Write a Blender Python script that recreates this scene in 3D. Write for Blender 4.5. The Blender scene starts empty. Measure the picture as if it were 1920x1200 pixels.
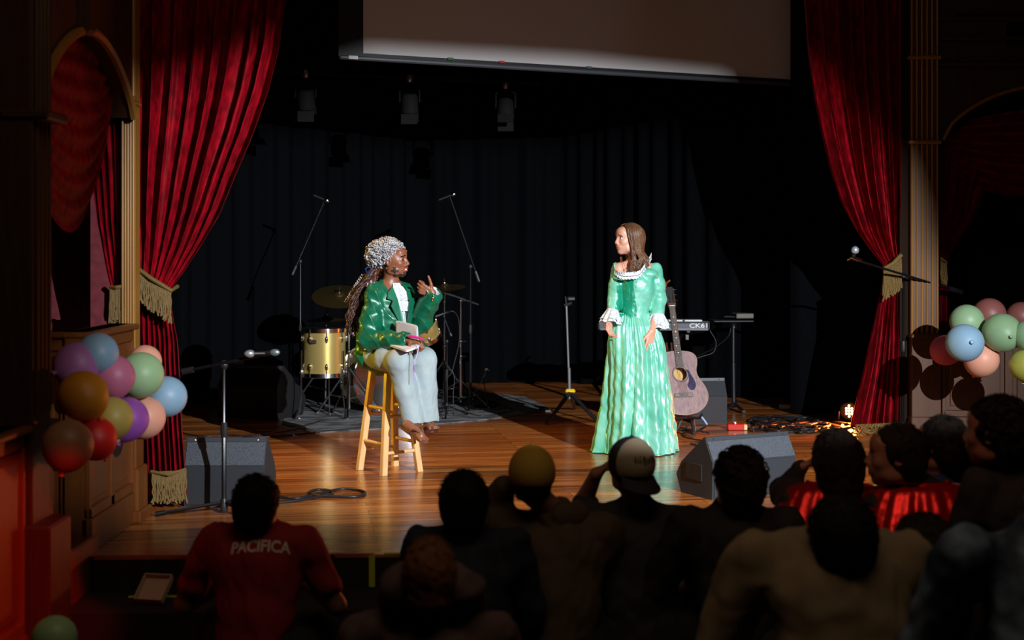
import bpy, math, random
import numpy as np
from mathutils import Vector, Matrix
from mathutils.bvhtree import BVHTree
random.seed(7); RNG = np.random.RandomState(5)
R = math.radians
scene = bpy.context.scene
COL = scene.collection
# ---------------------------------------------------------------- camera
F, H, Y0 = 2667.0, 1.43, 467.0          # focal length in pixels, eye height above the stage, horizon row
cd = bpy.data.cameras.new('camera'); cam = bpy.data.objects.new('camera', cd); COL.objects.link(cam)
cd.sensor_width = 36; cd.lens = F/1920*36; cd.shift_y = -(600-Y0)/1920
cam.location = (0, 0, H); cam.rotation_euler = (R(90), 0, 0)
cd.clip_start = .1; cd.clip_end = 100
cd.dof.use_dof = True; cd.dof.focus_distance = 9.6; cd.dof.aperture_fstop = 2.0
scene.camera = cam
# ---------------------------------------------------------------- world, exposure
w = bpy.data.worlds.new('world'); scene.world = w; w.use_nodes = True
w.node_tree.nodes['Background'].inputs[0].default_value = (.6, .7, 1, 1)
w.node_tree.nodes['Background'].inputs[1].default_value = .0012
scene.view_settings.view_transform = 'Standard'; scene.view_settings.look = 'None'
scene.view_settings.exposure = 0.0; scene.view_settings.gamma = 1; scene.view_settings.use_curve_mapping = False

def W(px, py, D):                        # photo pixel at distance D -> point in the hall
    return Vector(((px-960)*D/F, D, H-(py-Y0)*D/F))
def G(px, py, z=0.0):                    # photo pixel on the plane of height z
    D = F*(H-z)/(py-Y0)
    return Vector(((px-960)*D/F, D, z))
# ---------------------------------------------------------------- lights
def light(name, kind, loc, target, energy, color, **k):
    l = bpy.data.lights.new(name, kind); l.energy = energy; l.color = color
    for a, v in k.items(): setattr(l, a, v)
    o = bpy.data.objects.new(name, l); COL.objects.link(o); o.location = loc
    o.rotation_euler = (Vector(target)-Vector(loc)).to_track_quat('-Z', 'Y').to_euler()
    return o
KEY = Vector((4.6, -1.0, 4.0)); KT = Vector((.4, 9.6, 1.0))
light('key_spotlight_beam', 'SPOT', KEY, KT, 9800, (.92, .96, 1.0), spot_size=R(43), spot_blend=1.0, shadow_soft_size=.010)
light('warm_side_beam', 'SPOT', (-2.75, 9.3, 3.3), (-.2, 9.5, .0), 240, (1, .50, .09), spot_size=R(60), spot_blend=.6, shadow_soft_size=.04)
light('warm_wing_beam', 'SPOT', (-2.75, 9.6, 1.0), (.6, 9.3, .25), 100, (1, .66, .03), spot_size=R(46), spot_blend=.8, shadow_soft_size=.05)
light('red_wall_beam', 'SPOT', (.9, 2.6, 2.9), (-2.0, 5.78, .0), 650, (1, .02, .015), spot_size=R(12), spot_blend=.5, shadow_soft_size=.03)
light('house_light', 'AREA', (.4, 3.2, 4.7), (.6, 5.6, .2), 24, (1, .74, .48), shape='RECTANGLE', size=3, size_y=1.5)
light('red_house_beam', 'SPOT', (1.0, 3.0, 4.2), (2.3, 6.0, .4), 60, (1, .30, .16), spot_size=R(44), spot_blend=.8, shadow_soft_size=.05)
light('screen_fill', 'SPOT', (.6, 9.0, .6), (.9, 11.9, 3.3), 7, (.8, .75, 1), spot_size=R(95), spot_blend=1, shadow_soft_size=.1)  # added lamp without a fixture, lifts the brightness of the screen
# ---------------------------------------------------------------- materials
def mat(name, c, rough=.5, metal=0, bump=None, var=None, sheen=0, coat=0, emit=None, spec=None, sss=0, aniso=None, stretch=None):
    m = bpy.data.materials.new(name); m.use_nodes = True; nt = m.node_tree; N = nt.nodes; L = nt.links
    b = N['Principled BSDF']; b.inputs['Base Color'].default_value = (*c, 1)
    b.inputs['Roughness'].default_value = rough; b.inputs['Metallic'].default_value = metal
    if sheen:
        b.inputs['Sheen Weight'].default_value = sheen; b.inputs['Sheen Roughness'].default_value = .35
        b.inputs['Sheen Tint'].default_value = (*[min(1, v*1.5+.1) for v in c], 1)
    if coat: b.inputs['Coat Weight'].default_value = coat
    if spec is not None: b.inputs['Specular IOR Level'].default_value = spec
    if sss: b.inputs['Subsurface Weight'].default_value = sss; b.inputs['Subsurface Radius'].default_value = (.02, .01, .006)
    if emit: b.inputs['Emission Color'].default_value = (*emit[0], 1); b.inputs['Emission Strength'].default_value = emit[1]
    tc = N.new('ShaderNodeTexCoord'); mp = N.new('ShaderNodeMapping'); L.new(tc.outputs['Object'], mp.inputs[0])
    if stretch: mp.inputs['Scale'].default_value = stretch
    if bump:
        n = N.new('ShaderNodeTexNoise'); n.inputs['Scale'].default_value = bump[0]; n.inputs['Detail'].default_value = 5
        if len(bump) > 3: n.inputs['Distortion'].default_value = bump[3]
        L.new(mp.outputs[0], n.inputs['Vector'])
        bp = N.new('ShaderNodeBump'); bp.inputs['Strength'].default_value = bump[1]; bp.inputs['Distance'].default_value = bump[2] if len(bump) > 2 else .01
        L.new(n.outputs[0], bp.inputs['Height']); L.new(bp.outputs[0], b.inputs['Normal'])
    if var:                                # (second colour, noise scale, contrast)
        n = N.new('ShaderNodeTexNoise'); n.inputs['Scale'].default_value = var[1]; n.inputs['Detail'].default_value = 6
        L.new(mp.outputs[0], n.inputs['Vector'])
        r = N.new('ShaderNodeValToRGB'); k = var[2] if len(var) > 2 else .15
        r.color_ramp.elements[0].position = .5-k; r.color_ramp.elements[1].position = .5+k
        r.color_ramp.elements[0].color = (*c, 1); r.color_ramp.elements[1].color = (*var[0], 1)
        L.new(n.outputs[0], r.inputs[0]); L.new(r.outputs[0], b.inputs['Base Color'])
    return m
def wood_planks(name, c1, c2, c3, pw, pl, rot, rough):
    m = bpy.data.materials.new(name); m.use_nodes = True; nt = m.node_tree; N = nt.nodes; L = nt.links; b = N['Principled BSDF']
    tc = N.new('ShaderNodeTexCoord'); mp = N.new('ShaderNodeMapping'); mp.inputs['Rotation'].default_value = (0, 0, rot)
    L.new(tc.outputs['Object'], mp.inputs[0])
    br = N.new('ShaderNodeTexBrick'); br.inputs['Scale'].default_value = 1; br.inputs['Brick Width'].default_value = pl; br.inputs['Row Height'].default_value = pw
    br.inputs['Mortar Size'].default_value = .0018; br.inputs['Color1'].default_value = (0, 0, 0, 1); br.inputs['Color2'].default_value = (1, 1, 1, 1); br.inputs['Mortar'].default_value = (.3, .3, .3, 1)
    br.offset = .37; L.new(mp.outputs[0], br.inputs[0])
    mp2 = N.new('ShaderNodeMapping'); mp2.inputs['Scale'].default_value = (1.6, 26, 1); L.new(mp.outputs[0], mp2.inputs[0])
    ad = N.new('ShaderNodeVectorMath'); ad.operation = 'ADD'; sc = N.new('ShaderNodeVectorMath'); sc.operation = 'SCALE'; sc.inputs['Scale'].default_value = 9
    L.new(br.outputs['Color'], sc.inputs[0]); L.new(mp2.outputs[0], ad.inputs[0]); L.new(sc.outputs[0], ad.inputs[1])
    n = N.new('ShaderNodeTexNoise'); n.inputs['Scale'].default_value = 1; n.inputs['Detail'].default_value = 8; n.inputs['Distortion'].default_value = .6; L.new(ad.outputs[0], n.inputs['Vector'])
    mx = N.new('ShaderNodeMix'); mx.data_type = 'FLOAT'; mx.inputs[0].default_value = .78
    L.new(br.outputs['Color'], mx.inputs[2]); L.new(n.outputs[0], mx.inputs[3])
    r = N.new('ShaderNodeValToRGB'); e = r.color_ramp.elements; e[0].position = .28; e[0].color = (*c1, 1); e[1].position = .78; e[1].color = (*c3, 1)
    k = e.new(.5); k.color = (*c2, 1); L.new(mx.outputs[0], r.inputs[0])
    dk = N.new('ShaderNodeMix'); dk.data_type = 'RGBA'; L.new(br.outputs['Fac'], dk.inputs[0]); L.new(r.outputs[0], dk.inputs[6]); dk.inputs[7].default_value = (.012, .006, .003, 1)
    L.new(dk.outputs[2], b.inputs['Base Color'])
    bp = N.new('ShaderNodeBump'); bp.inputs['Strength'].default_value = .12; bp.inputs['Distance'].default_value = .004; L.new(n.outputs[0], bp.inputs['Height']); L.new(bp.outputs[0], b.inputs['Normal'])
    b.inputs['Roughness'].default_value = rough
    return m
def satin(name, dark, lightc, rough=.36, sc=5.0):
    m = mat(name, dark, rough, .12, var=(lightc, 6, .25), sheen=.2, coat=.12); nt = m.node_tree; N = nt.nodes; L = nt.links; b = N['Principled BSDF']
    tc = N.new('ShaderNodeTexCoord'); n1 = N.new('ShaderNodeTexNoise'); n1.inputs['Scale'].default_value = sc; n1.inputs['Detail'].default_value = 3; n1.inputs['Distortion'].default_value = 2.2
    v = N.new('ShaderNodeTexVoronoi'); v.feature = 'SMOOTH_F1'; v.inputs['Scale'].default_value = sc*2.4
    mp = N.new('ShaderNodeMapping'); mp.inputs['Rotation'].default_value = (.3, .5, .4); mp.inputs['Scale'].default_value = (1, 1, .55); L.new(tc.outputs['Object'], mp.inputs[0])
    mx = N.new('ShaderNodeMix'); mx.data_type = 'VECTOR'; mx.inputs[0].default_value = .12; L.new(mp.outputs[0], mx.inputs[4]); L.new(n1.outputs['Color'], mx.inputs[5])
    L.new(mp.outputs[0], n1.inputs['Vector']); L.new(mx.outputs[1], v.inputs['Vector'])
    a = N.new('ShaderNodeMath'); a.operation = 'ADD'; L.new(n1.outputs[0], a.inputs[0]); L.new(v.outputs['Distance'], a.inputs[1])
    bp = N.new('ShaderNodeBump'); bp.inputs['Strength'].default_value = .38; bp.inputs['Distance'].default_value = .02; L.new(a.outputs[0], bp.inputs['Height']); L.new(bp.outputs[0], b.inputs['Normal'])
    return m
M = {}
M['floor'] = wood_planks('stage_planks', (.13, .033, .007), (.38, .115, .024), (.70, .27, .07), .125, 1.9, R(-9), .24)
M['black'] = mat('black_plastic', (.012, .012, .014), .45)
M['blackmetal'] = mat('black_metal', (.015, .015, .017), .3, .6)
M['chrome'] = mat('chrome', (.75, .75, .78), .16, 1)
M['grill'] = mat('speaker_grille', (.030, .036, .046), .55, .1, bump=(220, .7, .004), var=(( .085, .097, .12), 260, .12))
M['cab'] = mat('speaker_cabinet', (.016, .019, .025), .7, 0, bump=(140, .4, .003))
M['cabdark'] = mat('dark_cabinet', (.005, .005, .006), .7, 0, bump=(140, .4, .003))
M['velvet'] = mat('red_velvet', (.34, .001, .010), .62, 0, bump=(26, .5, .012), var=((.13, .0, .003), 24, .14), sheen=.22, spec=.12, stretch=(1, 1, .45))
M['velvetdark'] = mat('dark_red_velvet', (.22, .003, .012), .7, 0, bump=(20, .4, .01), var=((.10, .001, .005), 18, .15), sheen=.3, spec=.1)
M['fringe'] = mat('gold_fringe', (.24, .145, .035), .6, .1, bump=(300, .6, .004), var=((.12, .07, .016), 200, .2))
M['drape'] = mat('black_drape', (.0026, .0029, .0037), .9, spec=.02)
M['gold'] = mat('gold_painted_wood', (.40, .185, .032), .38, .05, var=((.30, .13, .022), 8, .3), stretch=(4, 4, .3))
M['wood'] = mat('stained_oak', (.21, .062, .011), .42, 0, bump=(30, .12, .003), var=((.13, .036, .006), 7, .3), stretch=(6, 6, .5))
M['woodright'] = mat('shaded_oak', (.11, .036, .009), .5, 0, bump=(30, .12, .003), var=((.07, .022, .005), 7, .3), stretch=(6, 6, .5))  # oak darkened: the dimmer light on the right is put into the colour
M['woodblack'] = mat('near_black_oak', (.02, .009, .005), .8, spec=.1)  # near-black, rougher version of the dark oak
M['wooddark'] = mat('dark_oak', (.07, .028, .012), .45, 0, var=((.035, .014, .006), 7, .3), stretch=(6, 6, .5))
M['wallpaper'] = mat('red_wallpaper', (.19, .022, .032), .8, 0, var=((.11, .012, .02), 22, .2))
M['darkwall'] = mat('dark_wall', (.012, .009, .009), .85)
M['carpet'] = mat('dark_carpet', (.014, .013, .012), .95, spec=.1, bump=(90, .4, .005))
M['stool'] = mat('pale_pine', (.72, .47, .22), .38, 0, var=((.58, .34, .14), 9, .25), stretch=(5, 5, .6))
M['wedgetop'] = mat('wedge_rim', (.03, .033, .04), .5)
def plain(c, r=.5, **k): return mat('paint', c, r, **k)
# ---------------------------------------------------------------- mesh collector
def wloc(o):
    v = Vector((0, 0, 0))
    while o is not None: v += o.location; o = o.parent
    return v
def tag(o, label=None, cat=None, group=None, kind=None):
    for k, v in (('label', label), ('category', cat), ('group', group), ('kind', kind)):
        if v: o[k] = v
    return o
def empty(name, loc, label=None, cat=None, group=None):
    o = bpy.data.objects.new(name, None); COL.objects.link(o); o.location = loc; o.empty_display_size = .1
    return tag(o, label, cat, group)
def link_mesh(name, V, Fc, ms, parent=None, smooth=True, midx=None, angle=None):
    V = np.asarray(V, dtype=float)
    if parent is not None: org = np.array(wloc(parent)); loc = Vector((0, 0, 0))
    else:
        lo = V.min(0); hi = V.max(0); loc = Vector(((lo[0]+hi[0])/2, (lo[1]+hi[1])/2, lo[2])); org = np.array(loc)
    me = bpy.data.meshes.new(name)
    me.from_pydata((V-org).tolist(), [], [list(map(int, f)) for f in Fc]); me.update()
    ms = ms if isinstance(ms, (list, tuple)) else [ms]
    for m in ms: me.materials.append(m)
    if midx is not None: me.polygons.foreach_set('material_index', np.asarray(midx, dtype=np.int32))
    if smooth is True: me.polygons.foreach_set('use_smooth', np.ones(len(me.polygons), dtype=bool))
    elif smooth == 'auto': me.shade_smooth() if False else me.set_sharp_from_angle(angle=R(35)); 
    if smooth == 'auto': me.polygons.foreach_set('use_smooth', np.ones(len(me.polygons), dtype=bool))
    o = bpy.data.objects.new(name, me); COL.objects.link(o); o.location = loc
    if parent is not None: o.parent = parent
    return o
def frame_from(d, up=Vector((0, 0, 1))):
    d = Vector(d).normalized(); up = Vector(up)
    if abs(d.dot(up)) > .98: up = Vector((0, 1, 0))
    x = up.cross(d).normalized(); y = d.cross(x).normalized()
    return Matrix((x, y, d)).transposed()
class MB:
    def __init__(s): s.V = []; s.F = []
    def add(s, V, Fc):
        n = len(s.V); s.V += [tuple(v) for v in V]; s.F += [tuple(i+n for i in f) for f in Fc]; return s
    def box(s, c, size, rot=None, bevel=0, taper=(1, 1)):
        c = Vector(c); hx, hy, hz = [v/2 for v in size]
        rot = rot if isinstance(rot, Matrix) else Matrix.Rotation(rot or 0, 3, 'Z')
        b = min(bevel, hx*.9, hy*.9, hz*.9)
        if b <= 0:
            vs = [Vector((x*hx*(taper[0] if z > 0 else 1), y*hy*(taper[1] if z > 0 else 1), z*hz)) for z in (-1, 1) for x, y in ((-1, -1), (1, -1), (1, 1), (-1, 1))]
            return s.add([c+rot@v for v in vs], [(3, 2, 1, 0), (4, 5, 6, 7), (0, 1, 5, 4), (1, 2, 6, 5), (2, 3, 7, 6), (3, 0, 4, 7)])
        rings = []
        for z, ins in ((-hz, b), (-hz+b, 0), (hz-b, 0), (hz, b)):
            x, y, q = hx-ins, hy-ins, b
            if ins: q = 1e-4
            rings.append([(-x+q, -y, z), (x-q, -y, z), (x, -y+q, z), (x, y-q, z), (x-q, y, z), (-x+q, y, z), (-x, y-q, z), (-x, -y+q, z)])
        vs = [c+rot@Vector(v) for r_ in rings for v in r_]; fs = []
        for k in range(3):
            for i in range(8): fs.append((k*8+i, k*8+(i+1) % 8, k*8+8+(i+1) % 8, k*8+8+i))
        fs.append(tuple(range(7, -1, -1))); fs.append(tuple(range(24, 32)))
        return s.add(vs, fs)
    def tube(s, pts, r, n=8, closed=False, flat=1.0):
        pts = [Vector(p) for p in pts]; m = len(pts); rs = r if isinstance(r, (list, tuple)) else [r]*m
        T = []
        for i in range(m):
            a = pts[(i-1) % m] if (closed or i > 0) else pts[i]; b = pts[(i+1) % m] if (closed or i < m-1) else pts[i]
            t = b-a; T.append(t.normalized() if t.length > 1e-9 else Vector((0, 0, 1)))
        f = frame_from(T[0]); nx = f.col[0].copy(); vs = []
        for i in range(m):
            nx = (nx-T[i]*nx.dot(T[i])); nx = nx.normalized() if nx.length > 1e-6 else frame_from(T[i]).col[0]
            ny = T[i].cross(nx)
            for k in range(n):
                a = 2*math.pi*k/n; vs.append(pts[i]+nx*math.cos(a)*rs[i]+ny*math.sin(a)*rs[i]*flat)
        fs = []
        for i in range(m if closed else m-1):
            j = (i+1) % m
            for k in range(n): fs.append((i*n+k, i*n+(k+1) % n, j*n+(k+1) % n, j*n+k))
        if not closed: fs.append(tuple(range(n-1, -1, -1))); fs.append(tuple((m-1)*n+k for k in range(n)))
        return s.add(vs, fs)
    def cyl(s, a, b, r, r2=None, n=16): return s.tube([a, b], [r, r if r2 is None else r2], n)
    def lathe(s, prof, c=(0, 0, 0), rot=None, n=32, sx=1, sy=1):
        c = Vector(c); rot = rot or Matrix.Identity(3); vs = []; m = len(prof)
        for (r, z) in prof:
            for k in range(n):
                a = 2*math.pi*k/n; vs.append(c+rot@Vector((r*math.cos(a)*sx, r*math.sin(a)*sy, z)))
        fs = [(i*n+k, i*n+(k+1) % n, (i+1)*n+(k+1) % n, (i+1)*n+k) for i in range(m-1) for k in range(n)]
        fs.append(tuple(range(n-1, -1, -1))); fs.append(tuple((m-1)*n+k for k in range(n)))
        return s.add(vs, fs)
    def ball(s, c, r, rot=None, n=16, m=10):
        r = r if isinstance(r, (tuple, list)) else (r, r, r); rot = rot or Matrix.Identity(3); c = Vector(c)
        vs = []; 
        for i in range(m+1):
            t = math.pi*i/m; t = max(1e-3, min(math.pi-1e-3, t))
            for k in range(n):
                a = 2*math.pi*k/n; vs.append(c+rot@Vector((r[0]*math.sin(t)*math.cos(a), r[1]*math.sin(t)*math.sin(a), -r[2]*math.cos(t))))
        return s.add(vs, [(i*n+k, i*n+(k+1) % n, (i+1)*n+(k+1) % n, (i+1)*n+k) for i in range(m) for k in range(n)])
    def prism(s, poly, d, org, ux, uy):      # polygon in the plane (ux, uy), pushed d along ux x uy
        org = Vector(org); ux = Vector(ux).normalized(); uy = Vector(uy).normalized(); nn = ux.cross(uy)*d; n = len(poly)
        vs = [org+ux*x+uy*y for x, y in poly]; vs += [v+nn for v in vs]
        fs = [tuple(range(n-1, -1, -1)), tuple(range(n, 2*n))]+[(i, (i+1) % n, n+(i+1) % n, n+i) for i in range(n)]
        return s.add(vs, fs)
    def grid(s, nu, nv, f, closed=False):
        vs = [f(i/(nu-1) if not closed else i/nu, j/(nv-1)) for j in range(nv) for i in range(nu)]
        fs = [(j*nu+i, j*nu+(i+1) % nu, (j+1)*nu+(i+1) % nu, (j+1)*nu+i) for j in range(nv-1) for i in range(nu if closed else nu-1)]
        return s.add(vs, fs)
    def build(s, name, m, parent=None, smooth='auto'): return link_mesh(name, s.V, s.F, m, parent, smooth)
def lerp(a, b, t): return a+(b-a)*t
def interp(pts, t):                       # piecewise linear table
    if t <= pts[0][0]: return pts[0][1]
    for (a, x), (b, y) in zip(pts, pts[1:]):
        if t <= b: return x+(y-x)*(t-a)/(b-a)
    return pts[-1][1]
def spline(pts, n=8):                     # Catmull-Rom through the points
    P = [Vector(p) for p in pts]; P = [P[0]*2-P[1]]+P+[P[-1]*2-P[-2]]; out = []
    for i in range(1, len(P)-2):
        for k in range(n):
            t = k/n; a, b, c, d = P[i-1], P[i], P[i+1], P[i+2]
            out.append(.5*((2*b)+(c-a)*t+(2*a-5*b+4*c-d)*t*t+(3*b-a-3*c+d)*t**3))
    return out+[P[-2]]
# ---------------------------------------------------------------- smooth-union solids (for bodies and clothes)
def RC(a, b, ra, rb, k=.02, op='u'): return ('rc', np.array(a, float), np.array(b, float), ra, rb, k, op)
def EL(c, r, rot=None, k=.02, op='u'): return ('el', np.array(c, float), np.array(r, float), np.array(rot) if rot is not None else np.eye(3), k, op)
def FN(f, lo, hi, k=.01, op='s'): return ('fn', f, np.array(lo, float), np.array(hi, float), k, op)
def prim_bounds(p):
    if p[0] == 'rc':
        r = max(p[3], p[4]); return np.minimum(p[1], p[2])-r, np.maximum(p[1], p[2])+r
    if p[0] == 'el': r = p[2].max(); return p[1]-r, p[1]+r
    return p[2], p[3]
def prim_eval(p, P):
    if p[0] == 'rc':
        a, b, ra, rb = p[1:5]; ab = b-a; L2 = (ab*ab).sum()+1e-9
        t = np.clip(((P-a)@ab)/L2, 0, 1)
        return np.linalg.norm(P-a-t[..., None]*ab, axis=-1)-(ra+(rb-ra)*t)
    if p[0] == 'el':
        q = (P-p[1])@p[3]; k0 = np.linalg.norm(q/p[2], axis=-1); k1 = np.linalg.norm(q/(p[2]**2), axis=-1)+1e-9
        return k0*(k0-1)/k1
    return p[1](P)
def solid(prims, vox, disp=None, smooth=1):
    los, his = zip(*[prim_bounds(p) for p in prims if p[-1] == 'u'])
    lo = np.min(los, 0)-.02-2*vox; hi = np.max(his, 0)+.02+2*vox
    n = np.ceil((hi-lo)/vox).astype(int)+1
    ax = [lo[i]+vox*np.arange(n[i]) for i in range(3)]
    d = np.full(n, .3, dtype=np.float32)
    for p in prims:
        a, b = prim_bounds(p); k = p[-2]; mg = k+2.5*vox+(.015 if disp else 0)
        i0 = np.clip(np.floor((a-mg-lo)/vox).astype(int), 0, n-1); i1 = np.clip(np.ceil((b+mg-lo)/vox).astype(int)+1, 1, n)
        if (i1 <= i0).any(): continue
        P = np.stack(np.meshgrid(*[ax[i][i0[i]:i1[i]] for i in range(3)], indexing='ij'), -1)
        e = prim_eval(p, P); s_ = d[i0[0]:i1[0], i0[1]:i1[1], i0[2]:i1[2]]; k = max(k, 1e-4)
        if p[-1] == 'u':
            h = np.clip(.5+.5*(s_-e)/k, 0, 1); r = s_+(e-s_)*h-k*h*(1-h)
        else:
            e = -e if p[-1] == 's' else e; h = np.clip(.5-.5*(s_-e)/k, 0, 1); r = s_+(e-s_)*h+k*h*(1-h)
        d[i0[0]:i1[0], i0[1]:i1[1], i0[2]:i1[2]] = r
    if disp is not None:
        m = np.argwhere(np.abs(d) < 3*vox+.02); P = lo+m*vox
        d[m[:, 0], m[:, 1], m[:, 2]] += disp(P).astype(np.float32)
    d[0] = d[-1] = .1; d[:, 0] = d[:, -1] = .1; d[:, :, 0] = d[:, :, -1] = .1
    s = d < 0
    cs = np.zeros(n-1, dtype=np.int8)
    for dx in (0, 1):
        for dy in (0, 1):
            for dz in (0, 1): cs += s[dx:n[0]-1+dx, dy:n[1]-1+dy, dz:n[2]-1+dz]
    act = np.argwhere((cs > 0) & (cs < 8)); idx = np.full(n-1, -1, dtype=np.int32); idx[act[:, 0], act[:, 1], act[:, 2]] = np.arange(len(act))
    acc = np.zeros((len(act), 3)); cnt = np.zeros(len(act))
    cor = [(x, y, z) for x in (0, 1) for y in (0, 1) for z in (0, 1)]
    val = {c: d[act[:, 0]+c[0], act[:, 1]+c[1], act[:, 2]+c[2]] for c in cor}
    for c in cor:
        for a in range(3):
            if c[a] == 0:
                c2 = list(c); c2[a] = 1; c2 = tuple(c2); v0, v1 = val[c], val[c2]; m = (v0 < 0) != (v1 < 0)
                t = np.where(m, v0/(v0-v1+1e-12), 0); pos = np.tile(np.array(c, float), (len(act), 1)); pos[:, a] += t
                acc[m] += pos[m]; cnt[m] += 1
    V = lo+(act+acc/cnt[:, None])*vox
    Q = []
    for a in range(3):
        b, c = (a+1) % 3, (a+2) % 3
        s0 = [slice(None)]*3; s1 = [slice(None)]*3; s0[a] = slice(0, -1); s1[a] = slice(1, None)
        e = np.argwhere(s[tuple(s0)] != s[tuple(s1)])
        e = e[(e[:, b] > 0) & (e[:, c] > 0) & (e[:, b] < n[b]-1) & (e[:, c] < n[c]-1)]
        ins = s[e[:, 0], e[:, 1], e[:, 2]]
        q = []
        for db, dc in ((-1, -1), (0, -1), (0, 0), (-1, 0)):
            t = e.copy(); t[:, b] += db; t[:, c] += dc; q.append(idx[t[:, 0], t[:, 1], t[:, 2]])
        q = np.stack(q, 1); q[~ins] = q[~ins][:, ::-1]; Q.append(q)
    Q = np.concatenate(Q); Q = Q[(Q >= 0).all(1)]
    for _ in range(smooth):
        A = np.zeros_like(V); c = np.zeros(len(V))
        for i in range(4):
            j = (i+1) % 4
            np.add.at(A, Q[:, i], V[Q[:, j]]); np.add.at(c, Q[:, i], 1); np.add.at(A, Q[:, j], V[Q[:, i]]); np.add.at(c, Q[:, j], 1)
        V = V*.5+.5*A/np.maximum(c, 1)[:, None]
    return V, Q
def solid_obj(name, prims, vox, m, parent=None, disp=None, smooth=1, region=None):
    V, Q = solid(prims, vox, disp, smooth); mi = None
    if region is not None: mi = region(V[Q].mean(1))
    return link_mesh(name, V, Q, m, parent, True, mi)
def folds(seed, amp, fr, stretch=(1, 1, 1), n=6):
    r = np.random.RandomState(seed); K = r.normal(size=(n, 3))*fr*np.array(stretch); ph = r.uniform(0, 6.28, n); K2 = r.normal(size=(n, 3))*fr*.5
    def f(P):
        v = 0
        for i in range(n): v = v+np.sin(P@K[i]+ph[i]+1.2*np.sin(P@K2[i]))
        return v*(amp/n**.5)
    return f
# ================================================================ THE SETTING
def struct(name, mb, m, smooth='auto'): return tag(mb.build(name, m, None, smooth), kind='structure')
FL = -.30                                 # audience floor level, the stage top is z = 0
struct('floor', MB().box((0, 6, FL-.05), (16, 26, .1)), M['carpet'])
stage_front = [(-2.6, 6.6), (-2.0, 6.6), (-.65, 6.66), (-.2, 6.68), (.43, 6.8), (.96, 7.12), (1.6, 7.75), (2.2, 8.6), (3.1, 9.9), (4.6, 10.6), (7, 10.6)]
sp = stage_front+[(7, 17), (-6, 17), (-6, 6.6)]
struct('floor_stage', MB().prism(sp, .014, (0, 0, -.014), (1, 0, 0), (0, 1, 0)), M['floor'])
struct('trim_stage_front', MB().prism([(x, y+.004) for x, y in stage_front]+[(7, 11), (-2.6, 7)], .286, (0, 0, FL), (1, 0, 0), (0, 1, 0)), M['darkwall'])
struct('trim_stage_step', MB().prism([(x-.15*(x > 0), y-.40) for x, y in stage_front[:8]]+[(x, y+.019) for x, y in stage_front[:8]][::-1], .14, (0, 0, FL), (1, 0, 0), (0, 1, 0)), M['darkwall'])
struct('wall_back', MB().box((0, 17.1, 2.4), (14, .2, 5.4)), M['darkwall'])
struct('wall_front', MB().box((0, -6.9, 2.4), (14, .2, 5.4)), M['darkwall'])
struct('ceiling', MB().box((0, 5, 5.15), (16, 26, .1)), M['darkwall'])
# left wall: plane x = -2 with an arched niche between two posts
WX = -2.0
def arch_wall():
    mb = MB(); y0, y1, zs, za = 6.05, 7.48, 2.12, 2.46; n = 20; top = 5.1
    A = [(lerp(y0, y1, i/n), zs+(za-zs)*math.sin(math.pi*i/n)**.75) for i in range(n+1)]
    poly = [(y0, top)]+A+[(y1, top)]
    vs = []; fs = []
    for x in (WX, WX-.12):
        vs += [(x, y, z) for y, z in A]+[(x, y, top) for y, z in A]
    m = n+1
    for i in range(n):
        fs += [(i, i+1, m+i+1, m+i), (2*m+i+1, 2*m+i, 3*m+i, 3*m+i+1), (i+1, i, 2*m+i, 2*m+i+1)]
    return mb.add(vs, fs)
struct('wall_left', arch_wall(), M['wooddark'])
mb = MB(); n = 24
mb.tube([(WX+.012, lerp(6.05, 7.48, i/n), 2.12+.34*math.sin(math.pi*i/n)**.75) for i in range(n+1)], .022, 6)
struct('trim_arch', mb, M['gold'])
mb = MB().box((WX-.06, 6.35, 4.0), (.14, .20, 3.0)); mb.box((WX-.05, 6.62, 2.6), (.2, .12, .35), bevel=.02)
struct('trim_keystone', mb, M['wooddark'])
# near post, low rail wall lit red, far panelled dado
mb = MB().box((WX-.05, 5.93, 2.4), (.18, .24, 5.4), bevel=.01)
for y in (5.85, 5.90, 5.95, 6.0): mb.cyl((WX+.045, y, .75), (WX+.045, y, 5), .012, n=8)
mb.box((WX+.01, 5.93, 1.98), (.2, .27, .04), bevel=.01); mb.box((WX+.01, 5.93, .0), (.22, .28, .6), bevel=.01)
struct('trim_left_post', mb, M['wooddark'])
def panel_wall(mb, p0, p1, z0, z1, nrm, panels, th=.10, base=.16, rail=.05, top=.05):
    # wainscot between two plan points with raised stiles, rails and a cap
    p0 = Vector((*p0, 0)); p1 = Vector((*p1, 0)); u = (p1-p0).normalized(); L = (p1-p0).length; nr = Vector((*nrm, 0)).normalized(); ang = math.atan2(u.y, u.x)
    def bx(a, b, za, zb, out, t, bv=.004):
        c = p0+u*((a+b)/2)+nr*(out-t/2); c.z = (za+zb)/2; mb.box(c, (b-a, t, zb-za), ang, bv)
    bx(0, L, z0, z1, 0, th, 0); bx(0, L, z0, z0+base, .028, .05); bx(0, L, z1-top-.04, z1-.03, .018, .04); bx(-.01, L+.01, z1-.03, z1, .045, th+.06, .008)
    bx(0, L, z0+base, z0+base+rail, .018, .03)
    for i in range(panels+1):
        a = L*i/panels; bx(max(0, a-.03), min(L, a+.03), z0+base, z1-top, .018, .03)
    for i in range(panels):
        a = L*i/panels+.06; b = L*(i+1)/panels-.06
        if b > a: bx(a, b, z0+base+rail+.03, z1-top-.08, .008, .02, .006)
    return mb
struct('wall_left_low', panel_wall(MB(), (WX, 4.0), (WX, 5.80), FL, .71, (1, 0), 3), M['wood'])
struct('trim_left_gate', panel_wall(MB(), (WX, 6.06), (WX, 6.14), FL, .70, (1, 0), 1), M['wood'])
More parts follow.
